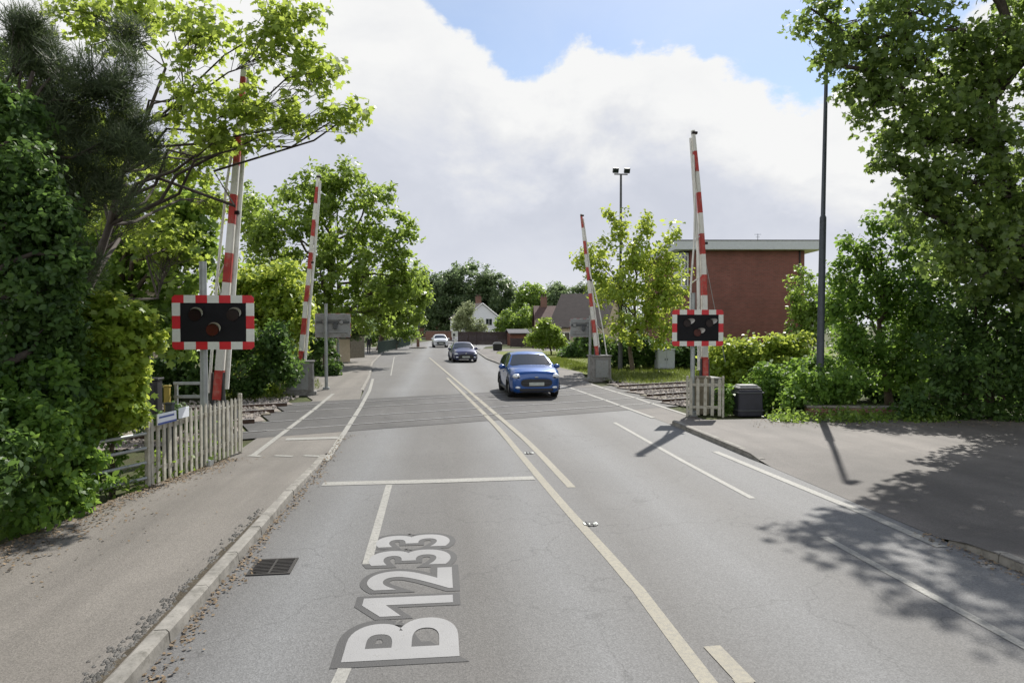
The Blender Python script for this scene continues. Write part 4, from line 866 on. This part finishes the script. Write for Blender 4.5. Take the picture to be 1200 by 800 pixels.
gw = thing('boundary_wall', 'red brown brick wall at the far bend behind the white car', 'wall', AG(502, 118)); m = MB(); m.box((4, 0, .8), (9, .25, 1.6)); m.build('brickwork', 'brick2', gw); m = MB(); m.box((4, 0, 1.63), (9.1, .32, .07)); m.build('coping', 'conc', gw)
# left: pale wall, timber gate and brick gatepost beyond the grey signal back
gt = thing('timber_gate', 'pinkish grey timber driveway gate beyond the left hedge', 'gate', AG(409, 50), R(62)); m = MB()
for i in range(12): m.box((.09+i*.165, 0, .85), (.155, .03, 1.6+.02*(i % 3)), 0, 0, .004)
m.build('board_panel', 'old', gt)
for z in (.35, 1.35): m = MB(); m.box((1.0, .04, z), (2.0, .05, .12)); m.build('rail', 'old', gt)
gp_ = thing('gatepost', 'brick gatepost with pale cap beside the timber gate', 'gatepost', AG(419.5, 56)); m = MB(); m.box((0, 0, 1.0), (.5, .5, 2.0)); m.build('shaft', 'brick2', gp_); m = MB(); m.box((0, 0, 2.04), (.6, .6, .1), 0, 0, .03); m.build('cap', 'conc', gp_)
rw_ = thing('garden_wall', 'pale rendered wall between the left hedge and the timber gate', 'wall', AG(399, 45), R(50)); m = MB(); m.box((.2, 0, .8), (1.1, .2, 1.6)); m.build('panel', 'creamr', rw_); m = MB(); m.box((.2, 0, 1.63), (1.2, .28, .07)); m.build('coping', 'conc', rw_)
# ================================================================== TREES AND SHRUBS
GL, GRT, GF = 'trees and shrubs on the left', 'trees and shrubs on the right', 'trees in the far distance'
# --- left foreground: hedge in several shrubs, ivy-clad pine, sycamore
def hb(x, y, z, rx, ry, rz): return (np.array([x, y, z]), np.array([rx, ry, rz]))
plant('ivy_shrub', 'big glossy dark green shrub at the near left edge beside the footway', 'shrub', (-5.6, 7.0, 0), [hb(-5.4, 6.3, .7, .9, 1.2, .85), hb(-5.5, 7.2, 1.5, 1.0, 1.2, .8), hb(-6.2, 6.9, 2.3, .9, 1.0, 1.1), hb(-4.95, 6.3, .35, .5, 1.1, .4), hb(-5.0, 7.6, .9, .6, .8, .6), hb(-5.9, 6.4, 3.1, .5, .6, .7)], 520, 50, .17, .085, 'l_dark', 21, trunk=.07, group=GL, hollow=.45, up=.3)
plant('laurel_shrub', 'dense leafy shrub swallowing the tubular railing by the picket fence', 'shrub', (-5.3, 9.4, 0), [hb(-5.2, 9.2, .8, .75, .8, .8), hb(-5.2, 9.5, 1.7, .7, .8, .6), hb(-4.85, 8.7, .35, .45, .9, .4), hb(-5.0, 8.6, 1.1, .5, .5, .5), hb(-5.8, 9.0, 1.6, .7, .8, .9), hb(-4.9, 9.9, 1.5, .35, .4, .4), hb(-4.75, 9.5, .5, .3, .5, .5), hb(-5.0, 10.2, .6, .35, .5, .5)], 430, 46, .16, .085, 'l_laurel', 22, trunk=.06, group=GL, hollow=.45, up=.35)
IV = PB(8.8, [(25, 430, 50, 70), (45, 340, 44, 60), (15, 290, 50, 60), (60, 260, 30, 36), (25, 210, 42, 50), (72, 390, 24, 36), (50, 460, 44, 50), (15, 140, 34, 40, .5), (84, 300, 16, 24)])
plant('ivy_clad_tree', 'ivy-smothered trunk rising out of the left hedge', 'tree', (-6.6, 8.2, 0), IV, 560, 46, .16, .085, 'l_dark', 23, trunk=.2, group=GL, hollow=.3, up=.1, outw=1.0, part='ivy', bark='barkd')
PN = PB(10.4, [(34, 34, 26, 30), (62, 130, 48, 80), (125, 95, 42, 45), (150, 165, 36, 42), (105, 215, 55, 42), (50, 250, 45, 55), (30, 60, 30, 40), (150, 40, 22, 28, 1), (20, 340, 40, 60), (85, 300, 30, 40)])
plant('pine_tree', 'dark needled pine in front of the pale sycamore at upper left', 'tree', (-6.6, 9.6, 0), PN, 430, 150, .20, .125, 'l_pine', 24, 'needle', brush=True, trunk=.13, group=GL, hollow=.15, up=.7, outw=1.3, bark='barkd', flat=.9, twigs=160)
SY = PB(12.6, [(232, 38, 62, 45), (320, 60, 52, 42), (368, 85, 40, 34), (300, 128, 62, 30), (392, 140, 34, 20), (225, 118, 50, 40), (195, 195, 45, 40, 4.5), (340, 18, 46, 28), (230, 190, 40, 34, 4.5), (255, 240, 26, 24, 5), (150, 250, 50, 40, 3.5), (200, 290, 45, 40, 5), (270, 180, 26, 14, 4), (345, 148, 30, 12), (300, 162, 24, 12), (258, 160, 26, 16), (160, 10, 50, 30, 1), (420, 128, 16, 13), (120, 180, 50, 60, 1.5), (110, 20, 50, 40, 2)])
plant('sycamore_tree', 'pale backlit sycamore overhanging the left barrier arm with sky between its leaves', 'tree', (-7.6, 13.6, 0), SY, 860, 10, .23, .115, 'l_syc', 25, 'lobed', trunk=.125, group=GL, hollow=.02, up=.7, twigs=420, bark='barkd', forks=.35)
T4 = PB(19, [(150, 290, 60, 60), (215, 310, 45, 55), (120, 370, 55, 50), (225, 250, 34, 40), (190, 380, 40, 40), (60, 280, 80, 100, 2), (20, 150, 60, 110, 3), (110, 180, 60, 60, 3)])
plant('maple_tree', 'mid green broadleaf tree behind the sycamore on the left', 'tree', AG(150, 19), T4, 560, 34, .42, .19, 'l_mid', 26, 'lobed', trunk=.22, group=GL, hollow=.2, twigs=120)
T3 = PB(9.6, [(132, 392, 34, 26), (108, 412, 28, 34), (160, 370, 20, 16), (100, 378, 20, 22), (152, 432, 20, 26), (130, 455, 32, 26), (176, 398, 11, 12), (122, 352, 16, 12), (95, 440, 24, 30), (150, 478, 20, 22), (112, 490, 30, 24)])
plant('maple_sapling', 'fresh bright green leafy bush rising behind the left hedge', 'shrub', AG(128, 9.9), T3, 400, 30, .15, .085, 'l_bright', 27, 'lobed', trunk=.04, group=GL, hollow=.2, up=.9)
T3b = PB(23, [(230, 430, 45, 34), (290, 440, 36, 26), (190, 420, 40, 50), (270, 395, 30, 30), (320, 400, 22, 24), (330, 430, 18, 18)])
plant('shrub', 'dark green undergrowth behind the left signal board', 'shrub', AG(255, 23), T3b, 260, 40, .36, .17, 'l_dark', 28, trunk=.07, group=GL, hollow=.3)
T3d = PB(14.2, [(188, 498, 20, 14), (222, 496, 20, 12), (255, 494, 16, 9), (165, 492, 16, 16), (205, 484, 14, 10)])
plant('low_bush', 'low shady weedy bush directly behind the left picket fence', 'shrub', AG(210, 14.2), T3d, 110, 34, .15, .08, 'l_dark', 52, trunk=.03, group=GL)
T3c = PB(23.5, [(293, 456, 22, 9), (312, 456, 16, 8), (275, 450, 16, 10)])
plant('low_bush', 'low light green bush in the grass by the far left barrier machine', 'shrub', AG(295, 23.5), T3c, 60, 26, .16, .1, 'l_bright', 29, trunk=.03, group=GL)
T5 = PB(28, [(305, 345, 34, 32), (335, 330, 26, 30), (290, 385, 26, 28), (330, 385, 30, 34), (345, 360, 20, 36), (312, 425, 36, 22), (275, 330, 20, 26)])
plant('hazel_shrub', 'bright leafy shrub between the two left barrier arms', 'shrub', AG(315, 28), T5, 330, 40, .42, .2, 'l_bright', 30, 'oval', trunk=.08, group=GL, hollow=.3)
T6 = PB(42, [(398, 210, 30, 22), (360, 232, 38, 28), (440, 235, 34, 24), (330, 270, 40, 34), (400, 270, 46, 34), (462, 275, 26, 30), (375, 320, 54, 36), (440, 320, 44, 36), (470, 335, 22, 30), (415, 365, 50, 26), (355, 365, 36, 30), (315, 320, 30, 50), (300, 250, 24, 40, 2)])
plant('ash_tree', 'large airy yellow-green tree behind the far left barrier arm', 'tree', AG(385, 43), T6, 430, 52, .62, .27, 'l_olive', 31, 'oval', trunk=.34, group=GL, hollow=.3, twigs=220, up=.6)
T6b = PB(33, [(383, 415, 15, 20), (378, 440, 16, 12), (365, 425, 12, 24), (392, 430, 8, 14), (372, 395, 16, 14)])
plant('privet_hedge', 'dark clipped hedge behind the grey signal back on the left', 'hedge', AG(380, 33), T6b, 110, 60, .26, .13, 'l_dark', 32, trunk=.06, group=GL, hollow=.5)
T7 = PB(64, [(470, 340, 22, 28), (487, 325, 14, 22), (450, 370, 20, 20), (478, 370, 18, 14), (495, 345, 8, 18), (440, 350, 22, 30)])
plant('lime_tree', 'yellow-green tree overhanging the far left pavement', 'tree', AG(444, 68), T7, 240, 44, .75, .32, 'l_olive', 33, trunk=.28, group=GL, hollow=.3)
T7b = PB(72, [(452, 388, 12, 9), (468, 388, 12, 9), (480, 390, 9, 10), (440, 392, 10, 12)])
plant('garden_hedge', 'mixed green hedge behind the far left railing', 'hedge', AG(465, 72), T7b, 80, 40, .5, .25, 'l_mid', 34, trunk=.06, group=GL, hollow=.45)
T7c = PB(46, [(420, 385, 14, 14), (405, 375, 18, 16), (395, 395, 8, 10)])
plant('yew_tree', 'dark yew over the pale wall and timber gate on the left', 'tree', AG(408, 47.5), T7c, 90, 46, .45, .2, 'l_far', 35, trunk=.12, group=GL)
# --- far distance
T8 = PB(140, [(550, 330, 32, 24), (522, 345, 26, 26), (578, 345, 26, 24), (550, 360, 44, 26), (505, 360, 20, 26), (595, 362, 14, 22), (530, 375, 40, 16)])
plant('beech_tree', 'big dark domed tree closing the view above the far road', 'tree', AG(550, 142), T8, 560, 60, 1.3, .55, 'l_far', 36, trunk=.6, group=GF, hollow=.55)
T9 = PB(130, [(622, 347, 17, 16), (632, 362, 18, 18), (612, 365, 12, 16), (640, 350, 10, 14)])
plant('oak_tree', 'lighter green round tree right of the big dark dome', 'tree', AG(625, 130), T9, 230, 40, 1.0, .5, 'l_mid', 37, trunk=.4, group=GF, hollow=.5)
T9b = PB(126, [(655, 345, 14, 14), (668, 352, 16, 18), (650, 360, 12, 14), (690, 350, 18, 18), (715, 352, 22, 22)])
plant('conifer_tree', 'dark evergreen behind the steep brown roof', 'tree', AG(662, 126), T9b, 240, 44, 1.0, .45, 'l_far', 38, trunk=.4, group=GF, hollow=.5)
T9c = PB(100, [(546, 372, 12, 14), (556, 382, 14, 10), (538, 380, 8, 12), (550, 362, 6, 8)])
plant('flowering_shrub', 'pale blossomed tall shrub in front of the white gable house', 'shrub', AG(549, 101), T9c, 120, 40, .6, .3, 'l_pale', 39, trunk=.12, group=GF, hollow=.3)
T9d = PB(104, [(592, 375, 11, 12), (604, 380, 12, 10), (618, 370, 13, 15), (632, 378, 13, 12), (588, 388, 14, 7)])
plant('garden_shrub', 'mid green garden trees between the white gable and the red shed', 'shrub', AG(606, 106), T9d, 170, 40, .7, .34, 'l_mid', 40, trunk=.14, group=GF, hollow=.4)
T10s = PB(57, [(640, 388, 17, 9), (630, 398, 13, 9), (650, 398, 15, 10), (640, 380, 10, 6)])
plant('young_tree', 'small round crowned young tree standing on the far verge', 'tree', AG(646, 57.5), T10s, 110, 46, .42, .2, 'l_olive', 41, trunk=.085, group=GF, hollow=.35)
T11s = PB(52, [(676, 412, 14, 9), (664, 416, 9, 8), (690, 408, 12, 12), (680, 402, 10, 8)])
plant('garden_hedge', 'dark hedge behind the small round tree beside the far right barrier', 'hedge', AG(678, 52), T11s, 110, 46, .42, .2, 'l_dark', 42, trunk=.07, group=GF, hollow=.4)
rngf = np.random.default_rng(9); P_ = []
for i in range(420):
    x = rngf.uniform(-160, 190); y = 185+rngf.uniform(0, 50); P_.append((x, y, abs(rngf.normal())*2.5+rngf.uniform(0, 6.5)+2.2*math.sin(x*.09)))
P_ = np.array(P_); off = rngf.normal(size=(420, 40, 3))*1.3; C_ = (P_[:, None]+off).reshape(-1, 3); C_[:, 2] = np.maximum(C_[:, 2], .2)
leaf_obj('far_woodland', C_, 1.1, 'oval', 'l_far', rngf, .4, kind='stuff')
# --- right side
T10 = PB(36, [(700, 300, 16, 26), (728, 268, 10, 24), (742, 300, 26, 30), (775, 300, 18, 26), (720, 340, 36, 32), (768, 345, 34, 34), (745, 385, 46, 26), (790, 330, 16, 26), (683, 300, 10, 12), (755, 262, 8, 22), (715, 250, 6, 10), (787, 275, 7, 16)])
plant('birch_tree', 'airy young tree with upright shoots around the floodlight pole', 'tree', AG(742, 36.6), T10, 290, 26, .5, .22, 'l_bright', 43, trunk=.12, group=GRT, hollow=.15, twigs=290, forks=.9, up=.6)
T10b = PB(38.5, [(700, 405, 18, 16), (745, 412, 30, 18), (790, 415, 24, 16), (815, 410, 26, 20), (725, 420, 20, 12)])
plant('evergreen_hedge', 'dark evergreen hedge under the airy tree behind the grey cabinet', 'hedge', AG(755, 39.3), T10b, 240, 46, .42, .2, 'l_dark', 44, trunk=.1, group=GRT, hollow=.4)
T12 = PB(24, [(850, 415, 26, 20), (880, 418, 26, 22), (915, 425, 24, 26), (838, 435, 20, 14), (935, 405, 16, 18), (868, 440, 30, 18), (905, 402, 12, 10)])
plant('elder_bush', 'bright green sunlit bush below the red brick building', 'shrub', AG(880, 24), T12, 260, 40, .32, .16, 'l_bright', 45, 'oval', trunk=.06, group=GRT, hollow=.3)
T12c = PB(41, [(938, 350, 12, 40), (952, 378, 16, 28), (962, 355, 12, 30), (930, 395, 16, 20), (975, 372, 14, 26), (990, 350, 14, 34)])
plant('ivy_bush', 'ivy and scrub climbing the right-hand corner of the brick building', 'shrub', AG(950, 41), T12c, 170, 40, .42, .2, 'l_mid', 51, trunk=.08, group=GRT, hollow=.3)
T12b = PB(19.6, [(900, 450, 26, 22), (935, 445, 26, 26), (960, 440, 22, 26), (928, 472, 44, 16), (870, 462, 14, 14), (985, 455, 24, 24), (850, 470, 7, 16, -.7), (960, 448, 30, 22, -1.5), (990, 452, 22, 16, -1.4), (932, 462, 16, 16, -1.4)])
plant('bramble_bush', 'dark leafy bush behind the blue storage bin', 'shrub', AG(930, 19.9), T12b, 340, 46, .24, .12, 'l_laurel', 46, trunk=.05, group=GRT, hollow=.35)
T13 = PB(19.5, [(1012, 300, 22, 24), (1040, 335, 34, 34), (1000, 355, 24, 28), (1062, 285, 24, 26), (1080, 370, 44, 44), (1012, 410, 32, 34), (1060, 430, 40, 34), (985, 322, 11, 16), (1028, 264, 12, 14), (992, 390, 16, 20), (1095, 310, 26, 30), (978, 360, 9, 14), (1050, 258, 10, 10), (995, 285, 8, 12)])
plant('cherry_tree', 'sunlit broadleaf tree just right of the lighting column', 'tree', AG(1045, 19.8), T13, 520, 27, .34, .135, 'l_laurel', 47, 'oval', trunk=.12, group=GRT, hollow=.05, twigs=300, up=.6, forks=.8)
T15 = PB(22.5, [(985, 440, 40, 30), (1050, 450, 46, 32), (1120, 440, 50, 40), (1200, 430, 60, 50), (960, 455, 30, 18), (1090, 400, 60, 40)])
plant('undergrowth', 'dark thicket filling the back of the forecourt behind the right-hand trees', 'shrub', AG(1080, 22.6), T15, 420, 40, .42, .17, 'l_dark', 50, trunk=.08, group=GRT, hollow=.3)
T14 = PB(17.2, [(1130, 330, 50, 60), (1180, 370, 50, 70), (1110, 420, 46, 46), (1160, 440, 56, 40), (1220, 420, 60, 70), (1150, 280, 40, 34), (1210, 300, 50, 60), (1090, 462, 36, 22), (1250, 350, 60, 80), (1080, 482, 40, 10), (1130, 484, 40, 12), (1185, 484, 44, 14), (1240, 480, 44, 20)])
plant('hawthorn_shrub', 'tall shady dark shrub at the right edge behind the forecourt', 'shrub', AG(1160, 17.8), T14, 560, 40, .33, .13, 'l_dark', 48, trunk=.12, group=GRT, hollow=.3)
T11 = PB(15.6, [(985, 35, 42, 34), (1050, 60, 52, 44), (1110, 110, 50, 46), (1020, 110, 40, 32), (1075, 160, 52, 36), (1150, 60, 50, 50), (1160, 170, 50, 44), (965, 70, 22, 18), (1120, 215, 52, 26), (1060, 10, 60, 36), (1180, 230, 40, 34), (1050, -70, 80, 50), (1150, -80, 90, 70), (1230, 40, 70, 90), (1260, 180, 60, 70), (1180, -170, 80, 50), (1300, -60, 90, 90), (950, 10, 26, 26), (1040, 190, 26, 16), (1085, 250, 36, 26), (1135, 262, 44, 30), (1185, 285, 44, 36), (1100, 300, 30, 26), (1150, 320, 40, 30), (1065, 225, 26, 18), (1210, 340, 44, 40), (1095, 205, 30, 22)])
plant('plane_tree', 'great spreading tree overhanging the right side of the road and shading the forecourt', 'tree', AG(1235, 17), T11, 960, 30, .40, .125, 'l_plane', 49, 'lobed', trunk=.34, group=GRT, hollow=.2, twigs=320, bark='barkd', forks=.4)
# ================================================================== SKY, SUN, CAMERA
SUN_EL, SUN_AZ = R(48), R(29)   # azimuth from the road's direction towards the right
w = bpy.data.worlds.new('World'); sc.world = w; w.use_nodes = True; nt = w.node_tree; bg = nt.nodes['Background']
sky = N(nt, 'ShaderNodeTexSky'); sky.sky_type = 'NISHITA'; sky.sun_disc = False; sky.sun_elevation = SUN_EL; sky.sun_rotation = SUN_AZ; sky.air_density = 1.0; sky.dust_density = .6; sky.ozone_density = 1.6
tc = N(nt, 'ShaderNodeTexCoord'); sep = N(nt, 'ShaderNodeSeparateXYZ'); L(nt, tc.outputs['Generated'], sep.inputs[0])
def mth(op, a, b=None, c=None, clamp=False):
    n = N(nt, 'ShaderNodeMath', operation=op); n.use_clamp = clamp
    for i, v in enumerate((a, b, c)):
        if v is None: continue
        if isinstance(v, (int, float)): n.inputs[i].default_value = v
        else: L(nt, v, n.inputs[i])
    return n.outputs[0]
az = mth('ARCTAN2', sep.outputs['X'], sep.outputs['Y']); hl_ = mth('SQRT', mth('ADD', mth('MULTIPLY', sep.outputs['X'], sep.outputs['X']), mth('MULTIPLY', sep.outputs['Y'], sep.outputs['Y'])))
el = mth('ARCTAN2', sep.outputs['Z'], hl_)
# upper edge of the great cloud bank: elevation (rad) against azimuth (rad)
EDGE = [(-3.14, .75), (-1.2, .9), (-.40, .95), (-.10, .75), (-.045, .49), (.02, .42), (.06, .405), (.12, .375), (.16, .38), (.20, .405), (.27, .395), (.36, .385), (.44, .36), (.475, .335), (.50, .285), (.56, .30), (.66, .34), (.9, .45), (1.4, .7), (3.14, .75)]
fc_ = N(nt, 'ShaderNodeFloatCurve'); cv = fc_.mapping.curves[0]
while len(cv.points) < len(EDGE): cv.points.new(.5, .5)
for p, (a, e) in zip(cv.points, EDGE): p.location = ((a+math.pi)/(2*math.pi), e); p.handle_type = 'VECTOR'
fc_.mapping.update(); L(nt, mth('DIVIDE', mth('ADD', az, math.pi), 2*math.pi), fc_.inputs['Value'])
vec = N(nt, 'ShaderNodeVectorMath', operation='MULTIPLY'); L(nt, tc.outputs['Generated'], vec.inputs[0]); vec.inputs[1].default_value = (1, 1, 1.5)
def nz(scale, det, ro, dist=.0):
    n = N(nt, 'ShaderNodeTexNoise', Scale=scale, Detail=det, Roughness=ro, Distortion=dist); L(nt, vec.outputs[0], n.inputs['Vector']); return n.outputs['Fac']
n1, n2, n3 = nz(6.5, 9, .62, .25), nz(2.6, 6, .58, .3), nz(14, 8, .6, .1)
dd = mth('ADD', mth('SUBTRACT', fc_.outputs[0], el), mth('ADD', mth('MULTIPLY', mth('SUBTRACT', n1, .5), .13), mth('MULTIPLY', mth('SUBTRACT', n3, .5), .09)))
def smooth(v, a, b):
    m = N(nt, 'ShaderNodeMapRange', interpolation_type='SMOOTHSTEP'); m.inputs['From Min'].default_value = a; m.inputs['From Max'].default_value = b; L(nt, v, m.inputs['Value']); return m.outputs['Result']
mask = smooth(dd, -.004, .018)
depth = mth('MINIMUM', dd, mth('SUBTRACT', .44, el))
shade = mth('ADD', mth('MULTIPLY', smooth(mth('ADD', depth, mth('MULTIPLY', mth('SUBTRACT', n2, .5), .42)), .05, .20), .9), mth('MULTIPLY', mth('SUBTRACT', n1, .5), .7), clamp=True)
low = smooth(el, .17, .0); shade = mth('MULTIPLY', shade, mth('SUBTRACT', 1., mth('MULTIPLY', low, .4)))
ccol = ramp(nt, shade, [(0, (.61, .612, .61)), (.35, (.54, .547, .562)), (.75, (.46, .477, .525)), (1., (.405, .425, .48))])
back = smooth(mth('SUBTRACT', mth('MULTIPLY', sep.outputs['Y'], -.88), mth('MULTIPLY', sep.outputs['X'], .48)), -.25, .6)  # unseen clouds behind the camera, whitened to lift the shade on camera-facing sides
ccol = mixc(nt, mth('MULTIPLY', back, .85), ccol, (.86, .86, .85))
skc = N(nt, 'ShaderNodeMix', data_type='RGBA', blend_type='MULTIPLY'); skc.inputs[0].default_value = 1; L(nt, sky.outputs[0], skc.inputs[6]); skc.inputs[7].default_value = (.088,)*3+(1,)
thin = mixc(nt, mth('MULTIPLY', smooth(n2, .35, .75), .2), skc.outputs[2], (.55, .60, .66))
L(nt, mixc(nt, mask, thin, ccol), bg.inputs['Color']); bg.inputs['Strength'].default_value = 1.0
sd = bpy.data.lights.new('sun', 'SUN'); sd.energy = 4.4; sd.angle = R(.55); sd.color = (1, .955, .88); so = bpy.data.objects.new('sun', sd); COL.objects.link(so)
dirv = Vector((math.sin(SUN_AZ)*math.cos(SUN_EL), math.cos(SUN_AZ)*math.cos(SUN_EL), math.sin(SUN_EL))); so.rotation_euler = dirv.to_track_quat('Z', 'Y').to_euler(); so.location = dirv*60
cd = bpy.data.cameras.new('camera'); cd.sensor_width = 36; cd.lens = 36*F/1200; cd.clip_end = 6000; cam = bpy.data.objects.new('camera', cd); COL.objects.link(cam); cam.location = EYE; cam.rotation_euler = (math.pi/2+PITCH, 0, -YAW); sc.camera = cam
sc.view_settings.view_transform = 'Standard'; sc.view_settings.look = 'None'; sc.view_settings.exposure = .61; sc.view_settings.gamma = 1
sc.cycles.max_bounces = 7; sc.cycles.diffuse_bounces = 3; sc.cycles.glossy_bounces = 3; sc.cycles.transmission_bounces = 4; sc.cycles.transparent_max_bounces = 8; sc.cycles.use_denoising = True; sc.cycles.caustics_reflective = False; sc.cycles.caustics_refractive = False
